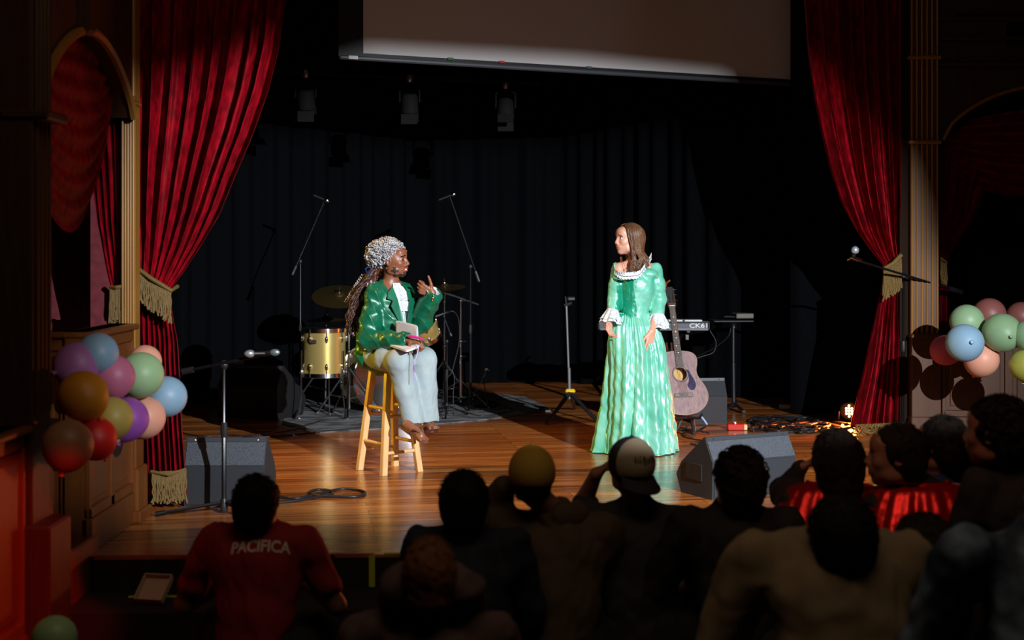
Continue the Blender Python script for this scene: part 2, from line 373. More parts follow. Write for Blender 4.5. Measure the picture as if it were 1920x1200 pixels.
struct('wall_left_dado', panel_wall(MB(), (WX, 6.68), (WX, 7.46), .0, 1.04, (1, 0), 2), M['wood'])
struct('baseboard_left', MB().box((WX-.03, 6.40, -.07), (.13, .75, .30), bevel=.01), M['wood'])
struct('wall_left_niche', panel_wall(MB(), (WX-.85, 6.72), (WX-.10, 6.72), FL, 1.04, (0, -1), 2), M['wood'])
struct('wall_left_red', MB().box((-3.0, 8.25, 2.4), (1.9, .1, 5.4)), M['wallpaper'])
struct('wall_left_outer', MB().box((-3.95, 2.0, 2.4), (.1, 13, 5.4)), M['darkwall'])
# gilded half column at the left of the stage and its oak foot
t = MB(); cx, cy = -2.035, 7.56
t.box((cx, cy+.03, 2.75), (.075, .10, 4.7), bevel=.006)
for dx in (-.028, -.014, 0, .014, .028): t.cyl((cx+dx, cy-.022, .62), (cx+dx, cy-.022, 5.0), .0075, n=8)
t.box((cx, cy, 2.20), (.095, .15, .02), bevel=.006); t.box((cx+.01, cy, 2.225), (.07, .13, .03), bevel=.01)
struct('trim_left_column', t, M['gold'])
t = MB().box((cx+.01, cy-.01, .40), (.10, .16, .78), bevel=.006).box((cx+.01, cy-.02, .14), (.14, .20, .28), bevel=.01).box((cx+.01, cy-.03, .03), (.18, .25, .06), bevel=.008)
struct('trim_left_pedestal', t, M['wood'])
# hook on the column (small bracket)
mb = MB().cyl((cx+.02, cy-.06, 2.19), (cx+.035, cy-.09, 2.25), .006, n=6).cyl((cx-.03, cy-.06, 2.2), (cx+.045, cy-.08, 2.185), .008, n=6)
tag(mb.build('wall_hook', M['blackmetal']), 'small dark metal hook on the gilded left stage column', 'hook')
# right side: fluted pilaster, panelled pedestal, arch wall with vent
PD = 10.9
x0, x1 = 3.055, 3.275
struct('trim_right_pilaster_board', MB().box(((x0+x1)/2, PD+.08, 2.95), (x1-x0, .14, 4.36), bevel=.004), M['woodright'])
t = MB()
for k in range(6): t.cyl((x0+.012+k*.039, PD+.008, .785), (x0+.012+k*.039, PD+.008, 4.9), .0075, n=8)
for z in (2.25, 2.9): t.box(((x0+x1)/2, PD+.06, z), (x1-x0+.03, .16, .03), bevel=.008)
struct('trim_right_pilaster', t, M['gold'])
struct('trim_right_return', MB().box((3.02, PD+.3, 2.4), (.07, .5, 5.2)), M['woodblack'])
mb = MB().box((3.165, PD+.03, .385), (.225, .14, .77), bevel=.004).box((3.165, PD+.02, .765), (.245, .17, .03), bevel=.008).box((3.165, PD+.02, .075), (.24, .16, .15), bevel=.006)
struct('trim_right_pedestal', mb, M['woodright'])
mb = panel_wall(MB(), (3.29, PD-.01), (4.75, PD-.22), 0, .775, (-.14, -1), 3, base=.15)
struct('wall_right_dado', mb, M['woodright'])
def arch_wall_r():
    mb = MB(); xa, xb, zs, za, top = 3.28, 4.95, 2.22, 2.66, 5.1; n = 24; y = PD+.06
    A = [(lerp(xa, xb, i/n), zs+(za-zs)*math.sin(math.pi*i/n)**.6) for i in range(n+1)]; m = n+1; vs = []; fs = []
    for yy in (y, y+.12): vs += [(x, yy, z) for x, z in A]+[(x, yy, top) for x, z in A]
    for i in range(n): fs += [(i+1, i, m+i, m+i+1), (2*m+i, 2*m+i+1, 3*m+i+1, 3*m+i), (i, i+1, 2*m+i+1, 2*m+i)]
    return mb.add(vs, fs)
struct('wall_right', arch_wall_r(), M['wooddark'])
n = 24
struct('trim_right_arch', MB().tube([(lerp(3.32, 4.93, i/n), PD+.05, 2.27+.42*math.sin(math.pi*i/n)**.6) for i in range(n+1)], .014, 6), M['gold'])
mb = MB()
for z in (3.05, 3.2, 2.85): mb.box((4.1, PD+.04, z), (1.66, .05, .03), bevel=.006)
for z0_, z1_ in ((2.87, 3.03), (3.24, 3.6)):
    mb.tube([(3.42, PD+.045, z0_), (4.6, PD+.045, z0_), (4.6, PD+.045, z1_), (3.42, PD+.045, z1_)], .008, 6, closed=True)
struct('trim_right_molding', mb, M['wooddark'])
v = empty('air_vent', (3.86, PD+.04, 3.05), 'dark slotted air vent high on the right wall', 'vent')
MB().tube([(3.79, PD+.03, 3.0), (3.98, PD+.03, 3.0), (3.98, PD+.03, 3.18), (3.79, PD+.03, 3.18)], .01, 6, closed=True).build('vent_frame', M['wooddark'], v)
mb = MB().box((3.885, PD+.045, 3.09), (.17, .01, .17))
for k in range(8): mb.box((3.815+k*.02, PD+.03, 3.09), (.007, .02, .165), R(25))
mb.build('vent_slats', M['blackmetal'], v)
struct('wall_right_niche', MB().box((4.3, 12.6, 2.4), (3.0, .1, 5.4)), M['darkwall'])
struct('wall_right_outer', MB().box((6.95, 5, 2.4), (.1, 24, 5.4)), M['darkwall'])
# ================================================================ DRAPES
def path_at(P, s):
    tot = [0]
    for a, b in zip(P, P[1:]): tot.append(tot[-1]+math.hypot(b[0]-a[0], b[1]-a[1]))
    s *= tot[-1]
    for i in range(len(P)-1):
        if s <= tot[i+1] or i == len(P)-2:
            t = (s-tot[i])/(tot[i+1]-tot[i]); dx, dy = P[i+1][0]-P[i][0], P[i+1][1]-P[i][1]; l = math.hypot(dx, dy)
            return P[i][0]+dx*t, P[i][1]+dy*t, -dy/l, dx/l, tot[-1]
def black_drape(name, P, z0, z1, label, amp=.05, per=.22, seed=1):
    r = random.Random(seed); ph = [r.uniform(0, 6.28) for _ in range(4)]
    L = path_at(P, .5)[4]; nu = int(L/.03)
    def f(u, v):
        x, y, nx, ny, L = path_at(P, u); s = u*L
        a = amp*(math.sin(6.283*s/per+ph[0]+1.3*math.sin(s*2.1+ph[1]))*.6+.5*math.sin(6.283*s/per*.43+ph[2]))
        return (x+nx*a, y+ny*a, lerp(z0, z1, v))
    o = MB().grid(nu, 10, f).build(name, M['drape'], None, True)
    return tag(o, label, 'curtain')
black_drape('backdrop_curtain', [(-5.2, 12.4), (-3.0, 13.1), (-1.0, 15.1), (.6, 15.2), (2.0, 13.7), (4.6, 13.2)], .012, 4.9, 'black pleated backdrop curtain hanging across the rear of the stage', seed=3)
black_drape('wing_curtain', [(2.42, 12.35), (3.2, 12.0), (3.9, 12.1)], .012, 4.9, 'black wing curtain hanging just behind the right red stage curtain', seed=5, per=.3)
black_drape('wing_curtain', [(-3.5, 8.6), (-2.9, 9.6), (-3.6, 10.8)], .012, 4.9, 'black wing curtain tucked behind the left red stage curtain', seed=6, per=.3)

def red_curtain(D, left, right, y_top, y_bot, nf, seed, ytie, amp=.05, px=None):
    """left/right edge tables in photo rows, at distance D"""
    r = random.Random(seed); ph = [r.uniform(0, 6.28) for _ in range(6)]; s = F/D
    def f(u, v):
        y = lerp(y_bot, y_top, v); xl, xr = interp(left, y), interp(right, y)
        g = min(1, abs(y-ytie)/130.); a = amp*(.18+.82*g)*min(1.0, .35+(xr-xl)/s*1.1)
        uu = u+.03*math.sin(5*u+ph[0])
        w = math.sin(6.283*nf*uu+ph[1]+.8*math.sin(v*3+ph[2])*g+.7*math.sin(6.28*uu*2+ph[3]))
        w2 = math.sin(6.283*nf*2.3*uu+ph[4]+v*1.5)
        w = math.copysign(abs(w)**.75, w)
        p = W(lerp(xl, xr, u), y, D); p.y += -a*w-.3*a*w2; p.x += .25*a*math.cos(6.283*nf*uu+ph[1])*g
        return p
    return MB().grid(int(nf*26), 90, f)
def strings(mb, A, B, n, ln, r=.006, jit=.01, yoff=0):
    for i in range(n):
        t = (i+.5)/n; a = lerp(Vector(A), Vector(B), t); L = ln*random.uniform(.9, 1.05) if not callable(ln) else ln(t)
        q = [a+Vector((random.uniform(-jit, jit)*k/4+.0015*math.sin(k*3+i), random.uniform(-jit, jit)*.6*k/4, -L*k/6)) for k in range(7)]
        mb.tube(q, [r, r*1.1, r, r*1.1, r, r*1.1, r*1.3], 5)
    return mb
c = empty('stage_curtain', W(290, 948, 7.9), 'tall red velvet stage curtain at left, tied back behind the gilded column', 'curtain')
LC = [(-260, 256), (500, 262), (545, 262), (620, 262), (948, 274)]
RC_ = [(-260, 640), (0, 535), (90, 522), (170, 502), (250, 474), (330, 440), (400, 412), (460, 378), (510, 345), (545, 318), (575, 322), (640, 333), (800, 341), (900, 349), (948, 352)]
red_curtain(7.9, LC, RC_, -260, 930, 8, 4, 540, .055).build('curtain_cloth', M['velvet'], c, True)
mb = MB(); A, B = W(261, 503, 7.80), W(321, 545, 7.80)
mb.tube([A+Vector((-.01, 0, 0)), lerp(A, B, .4)+Vector((0, -.02, -.006)), B, B+Vector((.005, .12, .02))], .012, 8)
strings(mb, A, B, 34, .185, .0048, .006); mb.build('tieback_fringe', M['fringe'], c)
mb = MB(); mb.tube([W(283, 884, 7.82), W(315, 890, 7.8), W(349, 880, 7.84)], .010, 6)
strings(mb, W(285, 884, 7.82), W(349, 882, 7.82), 34, .175, .0050, .007)
mb.build('hem_fringe', M['fringe'], c)
c = empty('stage_curtain', W(1655, 800, 11.0), 'tall red velvet stage curtain at right, tied back with gold fringe', 'curtain')
LC = [(-260, 1480), (0, 1510), (100, 1518), (180, 1530), (250, 1545), (320, 1562), (380, 1582), (430, 1605), (470, 1632), (500, 1658), (530, 1654), (600, 1641), (700, 1622), (780, 1602), (800, 1598)]
RC_ = [(-260, 1692), (480, 1690), (520, 1688), (800, 1694)]
red_curtain(11.0, LC, RC_, -260, 800, 7, 9, 512, .085).build('curtain_cloth', M['velvet'], c, True)
mb = MB(); A, B = W(1656, 505, 10.9), W(1690, 478, 10.9); mb.tube([A, lerp(A, B, .5)+Vector((0, -.02, -.01)), B], .016, 8)
for k in range(3): strings(mb, A+Vector((.0, -.004*k, -.02*k)), B+Vector((0, -.004*k, -.03*k)), 16, .20, .006, .006)
mb.build('tieback_fringe', M['fringe'], c)
mb = MB(); strings(mb, W(1604, 796, 10.93), W(1694, 792, 10.93), 44, .075, .006, .03); mb.build('hem_fringe', M['fringe'], c)

def swag(mb, P00, P10, sag0, sag1, rows, depth, amp, out, seed=0):
    """festoon: P00, P10 top corners; each row hangs lower"""
    r = random.Random(seed); ph = r.uniform(0, 6)
    def f(u, v):
        p = lerp(P00, P10, u); sg = lerp(sag0, sag1, v); arc = (4*u*(1-u))**.8
        q = p+Vector((0, 0, -sg*arc)); q.z -= .02*v
        w = math.sin(6.283*rows*(v+.03*math.sin(5*u+ph))+ph)*amp*(.3+.7*arc)
        return q+out*(w+depth*arc*math.sin(math.pi*min(1, v*.9+.1)))
    return mb.grid(48, rows*12, f)
# left niche: swag, side drapes
c = empty('swag_curtain', (WX-.1, 6.8, 1.6), 'dark red velvet swag draped under the arch of the left niche', 'curtain')
swag(MB(), Vector((WX-.10, 5.98, 2.30)), Vector((WX-.10, 7.50, 2.36)), -.10, .80, 8, .05, .011, Vector((1, -.1, 0)), 2).build('swag_cloth', M['velvet'], c, True)
def side_drape(name, label, D, left, right, y0, y1, nf, tie, seed, m, fr=None):
    c = empty(name, W(interp(left, y1), y1, D), label, 'curtain')
    red_curtain(D, left, right, y0, y1, nf, seed, tie, .05).build('curtain_cloth', m, c, True)
    if fr:
        A, B, n, ln = fr; mb = MB().tube([A, lerp(A, B, .5)+Vector((0, -.02, -.005)), B], .010, 6); strings(mb, A, B, n, ln, .006, .006)
        strings(mb, A+Vector((0, .01, -.01)), B+Vector((0, .01, -.01)), n, ln, .006, .006); mb.build('tieback_fringe', M['fringe'], c)
side_drape('niche_curtain', 'red velvet drape beside the gilded column, tied with a gold tassel', 7.62, [(180, 150), (330, 174), (420, 184), (500, 198), (540, 207), (620, 210), (700, 207)], [(180, 234), (540, 233), (700, 236)], 180, 700, 5, 540, 3, M['velvet'],
           (W(206, 538, 7.55), W(233, 536, 7.55), 16, .19))
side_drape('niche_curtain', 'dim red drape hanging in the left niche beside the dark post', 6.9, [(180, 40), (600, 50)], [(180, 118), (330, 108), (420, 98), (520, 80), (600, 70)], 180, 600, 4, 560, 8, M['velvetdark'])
# right niche
c = empty('swag_curtain', (4.1, PD+.25, 1.8), 'dark red velvet swag draped under the arch on the right wall', 'curtain')
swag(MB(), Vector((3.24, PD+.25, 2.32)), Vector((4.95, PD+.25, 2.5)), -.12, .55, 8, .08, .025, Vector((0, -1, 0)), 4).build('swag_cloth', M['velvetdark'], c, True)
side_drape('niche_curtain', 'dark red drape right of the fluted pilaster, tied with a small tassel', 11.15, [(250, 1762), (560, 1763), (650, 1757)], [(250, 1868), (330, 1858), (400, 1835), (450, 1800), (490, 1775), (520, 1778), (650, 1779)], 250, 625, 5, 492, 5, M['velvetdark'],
           (W(1764, 484, 11.05), W(1775, 492, 11.05), 8, .18))
# ================================================================ PROJECTION SCREEN, RIG
A = W(681, 100, 11.0); B = W(1489, 150, 12.73); A.z = B.z = 2.945
u = (B-A).normalized(); nn = Vector((u.y, -u.x, 0)); ang = math.atan2(u.y, u.x); L = (B-A).length
sc = empty('projection_screen', (A+B)/2, 'large white projection screen with black border hanging above the stage', 'projection screen')
def sbox(a, b, z0, z1, out, t, bv=0):
    c = A+u*((a+b)/2)+nn*out; c.z = (z0+z1)/2; return MB().box(c, (b-a, t, z1-z0), ang, bv)
M['screen'] = mat('screen_fabric', (.72, .68, .68), .8)
sbox(0, L, 2.945, 4.9, 0, .004).build('screen_surface', M['screen'], sc)
mb = MB(); mb.V += sbox(-.2, 0, 2.90, 4.9, 0, .005).V; mb.F += [(3, 2, 1, 0), (4, 5, 6, 7), (0, 1, 5, 4), (1, 2, 6, 5), (2, 3, 7, 6), (3, 0, 4, 7)]
q = sbox(L, L+.15, 2.90, 4.9, 0, .005); mb.add(q.V, q.F); q = sbox(-.2, L+.15, 2.915, 2.945, 0, .006); mb.add(q.V, q.F); mb.build('screen_border', M['black'], sc)
sbox(-.20, L+.16, 2.885, 2.918, .01, .045, .01).build('bottom_bar', mat('bar_grey', (.10, .11, .13), .4, .4), sc)
sbox(-.13, -.055, 2.890, 2.915, .036, .006).build('bar_sticker', mat('paper_label', (.75, .75, .75), .7), sc)
for a, cc in ((.70, (.05, .16, .04)), (1.15, (.45, .03, .04)), (1.95, (.06, .12, .14))):
    sbox(a, a+.05, 2.93, 2.95, .012, .02, .003).build('clip', plain(cc), sc)
rp_ = empty('rigging_pipe', (-1.2, 12.2, 2.9), 'long dark lighting pipe hanging behind the projection screen', 'pipe')
M['matteblack'] = mat('matte_black', (.006, .006, .006), .8, spec=.1)
MB().cyl((-2.7, 11.80, 2.935), (.25, 12.57, 2.90), .024, n=10).build('tube', M['matteblack'], rp_)
for x_, y_ in ((-2.3, 11.90), (-.45, 12.39)): MB().cyl((x_, y_, 2.93), (x_, y_, 5.1), .008, n=6).build('hanger', M['matteblack'], rp_)
def fresnel(px, py, D, label, tilt):
    p = W(px, py, D); t = empty('stage_light', p, label, 'stage light', 'stage lights on the rear pipe'); rt = Matrix.Rotation(tilt, 3, 'X')
    MB().lathe([(.055, 0), (.07, -.02), (.075, -.16), (.062, -.17), (.062, -.15)], p, rt, 20).build('housing', M['matteblack'], t)
    MB().lathe([(.060, -.150), (.03, -.158), (.001, -.16)], p, rt, 20).build('lens', mat('lens_glass', (.06, .055, .05), .2, .3), t)
    MB().tube([p+Vector((-.085, 0, -.07)), p+Vector((-.085, 0, .06)), p+Vector((0, 0, .1)), p+Vector((.085, 0, .06)), p+Vector((.085, 0, -.07))], .008, 6).build('yoke', M['matteblack'], t)
    for s_ in (-1, 1): MB().box(p+rt@Vector((0, s_*.085, -.21)), (.14, .004, .09), rt@Matrix.Rotation(s_*.35, 3, 'X')).build('barn_door', M['matteblack'], t)
    MB().lathe([(.02, .10), (.03, .12), (.03, .16), (.015, .18)], p, None, 10).build('clamp', mat('clamp_steel', (.35, .33, .30), .35, .8), t)
fresnel(573, 168, 12.05, 'dark stage light hanging near the left curtain, under the screen', R(24))
fresnel(768, 176, 12.25, 'small dark stage light in the middle of the rear pipe', R(10))
fresnel(948, 188, 12.5, 'dark stage light hanging under the middle of the screen', R(-18))
# ================================================================ KEY BEAM MASK (unseen plate with a hole, added to shape the key light)
aim = frame_from(KT-KEY); tsp = empty('key_beam_mask', KEY, 'black mask plate and cone added out of view to shape the key beam', 'stage light')
lit = [(-2.2, 7.25, 0), (.4, 7.3, 0), (1.3, 7.6, 0), (3.2, 8.5, 0), (4.9, 10.9, .2), (4.5, 10.9, 1.0), (3.6, 10.9, .98), (3.2, 10.9, 1.5), (3.0, 11, 2.1), (2.8, 11, 2.32), (2.4, 11.3, 2.74), (1.9, 12.2, 2.90), (.5, 11.8, 2.925), (-1.1, 11, 2.91), (-1.55, 8.6, 2.55), (-2.08, 7.6, 2.28), (-2.14, 7.3, 1.5), (-2.14, 6.7, 1.0), (-2.1, 6.2, .75), (-2.1, 6.3, .35), (-2.1, 7.0, .0)]
hole = []; PLD = .62
for p in lit:
    q = aim.transposed()@(Vector(p)-KEY); hole.append((q.x/q.z*PLD, q.y/q.z*PLD))
m_ = len(hole); vs = []
cxh = sum(a for a, b in hole)/m_; cyh = sum(b for a, b in hole)/m_
for z in (PLD, PLD+.006):
    vs += [KEY+aim@Vector((a, b, z)) for a, b in hole]
    vs += [KEY+aim@Vector((cxh+(a-cxh)/math.hypot(a-cxh, b-cyh)*.62, cyh+(b-cyh)/math.hypot(a-cxh, b-cyh)*.62, z)) for a, b in hole]
fs = []
for i in range(m_):
    j = (i+1) % m_; fs += [(i, j, m_+j, m_+i), (2*m_+j, 2*m_+i, 3*m_+i, 3*m_+j), (i, 2*m_+i, 2*m_+j, j), (m_+j, 3*m_+j, 3*m_+i, m_+i)]
MB().add(vs, fs).build('mask_plate', M['black'], tsp, False)
mb = MB()
for k in range(24):
    a0, a1 = 2*math.pi*k/24, 2*math.pi*(k+1)/24
    P_ = [KEY+aim@Vector((cxh*w_+r_*math.cos(a), cyh*w_+r_*math.sin(a), z)) for (r_, z, w_) in ((.14, -.15, 0), (.60, PLD, 1)) for a in (a0, a1)]
    mb.add(P_, [(0, 1, 3, 2)])
mb.build('housing', M['black'], tsp)  # added cone behind the mask plate, out of view
# ================================================================ PEOPLE: shared anatomy
def axes(f, up=(0, 0, 1)):                # forward, right, up as columns
    f = Vector(f).normalized(); u = Vector(up); r = f.cross(u).normalized(); u = r.cross(f)
    return f, r, u
def head_prims(c, f, up, s=1.0, nose=1.0, smile=0, neck=None, nr=.048, lip=1.0):
    f, r, u = axes(f, up); Rm = np.array([list(f), list(r), list(u)]).T; c = Vector(c)
    def P(x, y, z): return c+(f*x+r*y+u*z)*s
    def E(x, y, z, a, b, d, k=.02, op='u'): return EL(P(x, y, z), (a*s, b*s, d*s), Rm, k, op)
    pr = [E(-.018, 0, .030, .094, .074, .082), E(.030, 0, -.012, .058, .060, .085, .03), E(.036, 0, -.066, .042, .046, .034, .03),
          E(.066, 0, -.088, .017, .020, .016, .02), E(.060, 0, .052, .030, .052, .035, .02), E(.076, 0, .030, .012, .042, .009, .012)]
    for q in (-1, 1):
        pr += [E(.056, q*.037, -.018, .024, .022, .020, .018), E(.088, q*.031, .010, .016, .017, .012, .008, 's'),
               E(.072, q*.031, .009, .012, .0155, .012, .003), E(.010, q*.052, -.062, .035, .014, .026, .02),
               E(-.006, q*.076, -.004, .018, .007, .029, .005), E(-.002, q*.081, -.004, .009, .005, .016, .004, 's'),
               E(.094, q*.011, -.027, .009, .008, .0075, .006)]
    pr += [RC(P(.080, 0, .022), P(.101*nose, 0, -.020), .008*s, .0115*s, .010), E(.074, 0, -.046, .020, .030, .020, .015),
           E(.082+.008*lip, 0, -.050+smile*.002, .011, .022+smile*.004, .0056*lip, .004), E(.080+.007*lip, 0, -.063-smile*.003, .011, .019+smile*.003, .0062*lip, .004),
           E(.100, 0, -.057, .009, .017+smile*.004, .0016+smile*.002, .002, 's')]
    if neck is not None: pr.append(RC(P(-.018, 0, -.055), neck, nr*s, nr*1.05, .02))
    return pr, P
def hand_prims(wrist, d, n, side, curl=(.5, .5, .5, .5), thumb=(.5, .6), s=1.0, spread=.1, tdir=None):
    """wrist, finger direction, palm normal (the way the palm looks), side = +1/-1 where the thumb leaves"""
    wrist = Vector(wrist); d = Vector(d).normalized(); n = Vector(n); n = (n-d*n.dot(d)).normalized(); t = d.cross(n)*side
    pr = []; kn = []
    for i, o in enumerate((.030, .010, -.010, -.028)):      # index..little, offset toward the thumb
        k = wrist+d*(.088, .092, .086, .078)[i]*s+t*o*s+n*.003*s; kn.append(k)
        pr.append(RC(wrist+t*o*.55*s, k, .0135*s, .0105*s, .010))
    for i in range(4):
        L = ((.040, .024, .020), (.044, .027, .021), (.040, .025, .020), (.031, .019, .017))[i]; a = 0; p = kn[i]
        dd = (d+t*spread*(1.5-i)*.6).normalized(); 
        for j in range(3):
            a += curl[i]*(1.0, 1.25, .8)[j]
            q = p+(dd*math.cos(a)+n*math.sin(a))*L[j]*s; r0 = (.0090, .0082, .0075, .0068)[j]*s*(1, 1, 1, .88)[i]; r1 = (.0082, .0075, .0068)[j]*s*(1, 1, 1, .88)[i]
            pr.append(RC(p, q, r0, r1, .002)); p = q
    a0 = wrist+t*.020*s+d*.018*s; td = Vector(tdir).normalized() if tdir is not None else (t*thumb[0]+d*(1-thumb[0])+n*thumb[1]*.6).normalized()
    a1 = a0+(td+t*.4).normalized()*.040*s; a2 = a1+td*.032*s; a3 = a2+(td+d*.1).normalized()*.026*s
    pr += [RC(a0, a1, .0145*s, .0115*s, .008), RC(a1, a2, .0105*s, .0092*s, .003), RC(a2, a3, .0092*s, .0075*s, .003)]
    return pr
def chain(pts, rs, k=.02): return [RC(a, b, ra, rb, k) for a, b, ra, rb in zip(pts, pts[1:], rs, rs[1:])]
def ribbon(mb, P, Nrm, w, amp, per, lay=0, dirv=None, steps=6):
    """ruffled lace strip along points P, standing off along Nrm, width w"""
    pts = spline(P, 10); L = 0; vs = []; m = steps
    for i, p in enumerate(pts):
        if i: L += (p-pts[i-1]).length
        t = (pts[min(i+1, len(pts)-1)]-pts[max(i-1, 0)]).normalized(); n_ = Vector(Nrm(p) if callable(Nrm) else Nrm); d_ = Vector(dirv(p)) if callable(dirv) else (Vector(dirv) if dirv else n_.cross(t))
        d_.normalize()
        for j in range(m):
            v = j/(m-1); a = amp*(.25+v)*math.sin(6.283*L/per+lay); b = amp*.5*v*math.sin(6.283*L/per*1.7+2)
            vs.append(p+d_*w*v+n_*(a+.004)+t*b)
    n = len(pts)
    mb.add(vs, [(i*m+j, i*m+j+1, (i+1)*m+j+1, (i+1)*m+j) for i in range(n-1) for j in range(m-1)])
    return mb
M['skin_dark'] = mat('brown_skin', (.235, .082, .040), .42, sss=.08, bump=(90, .08, .002))
M['skin_fair'] = mat('fair_skin', (.62, .32, .22), .45, sss=.1, bump=(90, .06, .002))
M['skin_aud'] = mat('tan_skin', (.36, .17, .10), .5, sss=.05)
M['lips'] = mat('lips', (.34, .055, .045), .4); M['lipsfair'] = mat('lips_pink', (.47, .18, .14), .5)
M['eye'] = mat('eye_white', (.75, .72, .70), .15); M['iris'] = mat('iris_brown', (.02, .01, .006), .1)
M['tooth'] = mat('teeth', (.85, .82, .76), .25); M['brow'] = mat('brow_hair', (.10, .05, .03), .7)
M['beard'] = mat('painted_beard', (.022, .010, .007), .6)
M['hairbrown'] = mat('brown_hair', (.085, .036, .017), .36, bump=(60, .5, .004), var=((.17, .078, .034), 14, .3), stretch=(6, 6, .4), sheen=.1)
M['hairdark'] = mat('dark_braids', (.016, .006, .004), .36, bump=(70, .5, .004), var=((.07, .021, .010), 20, .2))
M['wig'] = mat('silver_wig', (.62, .62, .65), .30, .25, var=((.20, .205, .22), 34, .18))
M['jacket'] = satin('green_satin_coat', (.002, .095, .045), (.004, .15, .075), .36, 4.5)
M['lace'] = mat('white_lace', (.74, .78, .82), .7, bump=(120, .9, .006), var=((.50, .54, .60), 70, .1))
M['denim'] = mat('pale_denim', (.34, .41, .42), .75, bump=(160, .35, .003), var=((.26, .33, .36), 9, .25))
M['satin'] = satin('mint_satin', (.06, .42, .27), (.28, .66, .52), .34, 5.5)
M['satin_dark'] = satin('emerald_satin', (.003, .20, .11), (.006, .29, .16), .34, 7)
M['brass'] = mat('brass', (.75, .52, .16), .25, 1)
M['leather'] = mat('brown_leather', (.16, .055, .028), .55)
# ================================================================ SEATED PERFORMER
STOOL = G(727, 881); STOOL.z = 0
def seated_performer():
    D0 = STOOL.y
    P = empty('person', (STOOL.x, D0, .32), 'person in silver curly wig and green coat seated on a wooden stool, pointing with a pink pen in the other hand', 'person')
    P['label'] = 'person in silver curly wig, green coat and pale jeans seated on the wooden stool'
    fh = Vector((.965, -.26, .02)); hc = W(737, 489, D0-.03); hs = .99
    hp, HP = head_prims(hc, fh, (-.06, 0, 1), hs, 1.0, 1.0, neck=W(733, 530, D0-.01), nr=.045)
    fr = Vector((.62, -.78, 0)).normalized(); rt = fr.cross(Vector((0, 0, 1)))      # chest forward / her right
    pel = W(719, 664, D0); ch = W(729, 594, D0); nb = W(732, 534, D0)
    shR = W(702, 551, D0-.11); shL = W(761, 548, D0+.09); elR = W(688, 640, D0-.18); wrR = W(764, 638, D0-.36); elL = W(788, 602, D0-.02); wrL = W(811, 551, D0-.14)
    hipR = W(706, 664, D0-.06); hipL = W(732, 663, D0+.05); knR = W(749, 678, D0-.36); knL = W(793, 674, D0-.26)
    anR = W(775, 800, D0-.32); anL = W(802, 796, D0-.24)
    body = hp+[EL(ch, (.10, .14, .16), np.array([list(fr), list(rt), [0, 0, 1]]).T, .04), EL(pel, (.11, .15, .11), np.array([list(fr), list(rt), [0, 0, 1]]).T, .04), RC(pel, ch, .115, .10, .05), RC(ch, nb, .10, .045, .04)]
    body += chain([nb, shR, elR, wrR], [.05, .05, .038, .025])+chain([nb, shL, elL, wrL], [.05, .05, .038, .025])
    body += chain([hipR, knR, anR], [.085, .055, .034])+chain([hipL, knL, anL], [.085, .055, .034])
    # feet in sandals: near foot points down right, far foot right
    toeR = W(801, 833, D0-.50); toeL = W(815, 806, D0-.42)
    def sole(an, toe):
        h = W(757, 803, D0-.34) if toe is toeR else W(789, 826, D0-.26)
        d = (toe-h).normalized(); s_ = d.cross(Vector((0, 0, 1))).normalized(); return h, d, s_, s_.cross(d)
    for an, toe in ((anR, toeR), (anL, toeL)):
        h, d, sd, nn_ = sole(an, toe); hl = h+d*.03+nn_*.036; bl = h+d*.165+nn_*.022; body += [RC(an, hl, .036, .031, .02), RC(hl, bl, .030, .021, .02), RC(an, bl, .030, .020, .03)]
        for q in range(5): body.append(RC(bl+sd*(q-2)*.011, bl+d*(.045-.005*abs(q-1.5))-nn_*.008+sd*(q-2)*.014, .011, .0095 if q else .009, .003))
    body += hand_prims(wrR, (.93, -.25, -.05), (.0, .25, -.95), -1, (1.0, 1.05, 1.1, 1.15), (.6, .8), .95)
    body += hand_prims(wrL, (-.85, -.30, .42), (.15, .95, .1), -1, (1.0, 1.2, 1.25, 1.3), s=.95, tdir=(-.30, -.15, 1))
    fl, rl, ul = axes(fh, (-.06, 0, 1))
    def loc(C): q = C-np.array(hc); return np.stack([q@np.array(fl), q@np.array(rl), q@np.array(ul)], 1)/hs
    def region(C):
        q = loc(C); x, y, z = q.T; mi = np.zeros(len(C), int); ay = np.abs(y)
        nz = np.sin(C[:, 0]*190)+np.sin(C[:, 2]*210+1)+np.sin(C[:, 1]*180+2)
        jaw = (z < -.038) & (z > -.112) & (x > -.005) & (ay < .09) & (z < -.036-.55*(.06-x)*(x < .06)*0)
        bd = jaw & (((z < -.074) & (x > .02)) | ((z < -.040) & (x < .055) & (x > .008)) | ((z > -.047) & (z < -.038) & (x > .07))) & (nz > -.45)
        mi[bd] = 2
        mi[(x > .083) & (z < -.044) & (z > -.072) & (ay < .026)] = 1
        mi[(x > .066) & (z > -.0612) & (z < -.0525) & (ay < .020)] = 5
        e = (np.hypot(ay-.031, z-.009) < .0115) & (x > .070) & (z < .013); mi[e] = 4
        b = (x > .06) & (np.abs(z-.031-.004*np.cos(ay*60)) < .0042) & (ay > .012) & (ay < .048); mi[b] = 4; mi[(q*q).sum(1) > .0225] = 0
        return mi
    solid_obj('body', body, .003, [M['skin_dark'], M['lips'], M['beard'], M['eye'], M['iris'], M['tooth']], P, region=region)
    # earring
    e = HP(-.006, .082, -.038); MB().tube([e+Vector((0, -.004*math.cos(a), .0))+Vector((.009*math.cos(a), 0, .010*math.sin(a)-.008)) for a in [k*.628 for k in range(10)]], .0018, 5, closed=True).build('earring', M['chrome'], P)
    # silver wig of curls
    mb = MB(); wc = W(722.5, 477, D0); rs = random.Random(3)
    ax = [Vector((.93, -.25, .22)).normalized()]; ax.append(ax[0].cross(Vector((0, 0, 1))).normalized()); ax.append(ax[1].cross(ax[0]).normalized())
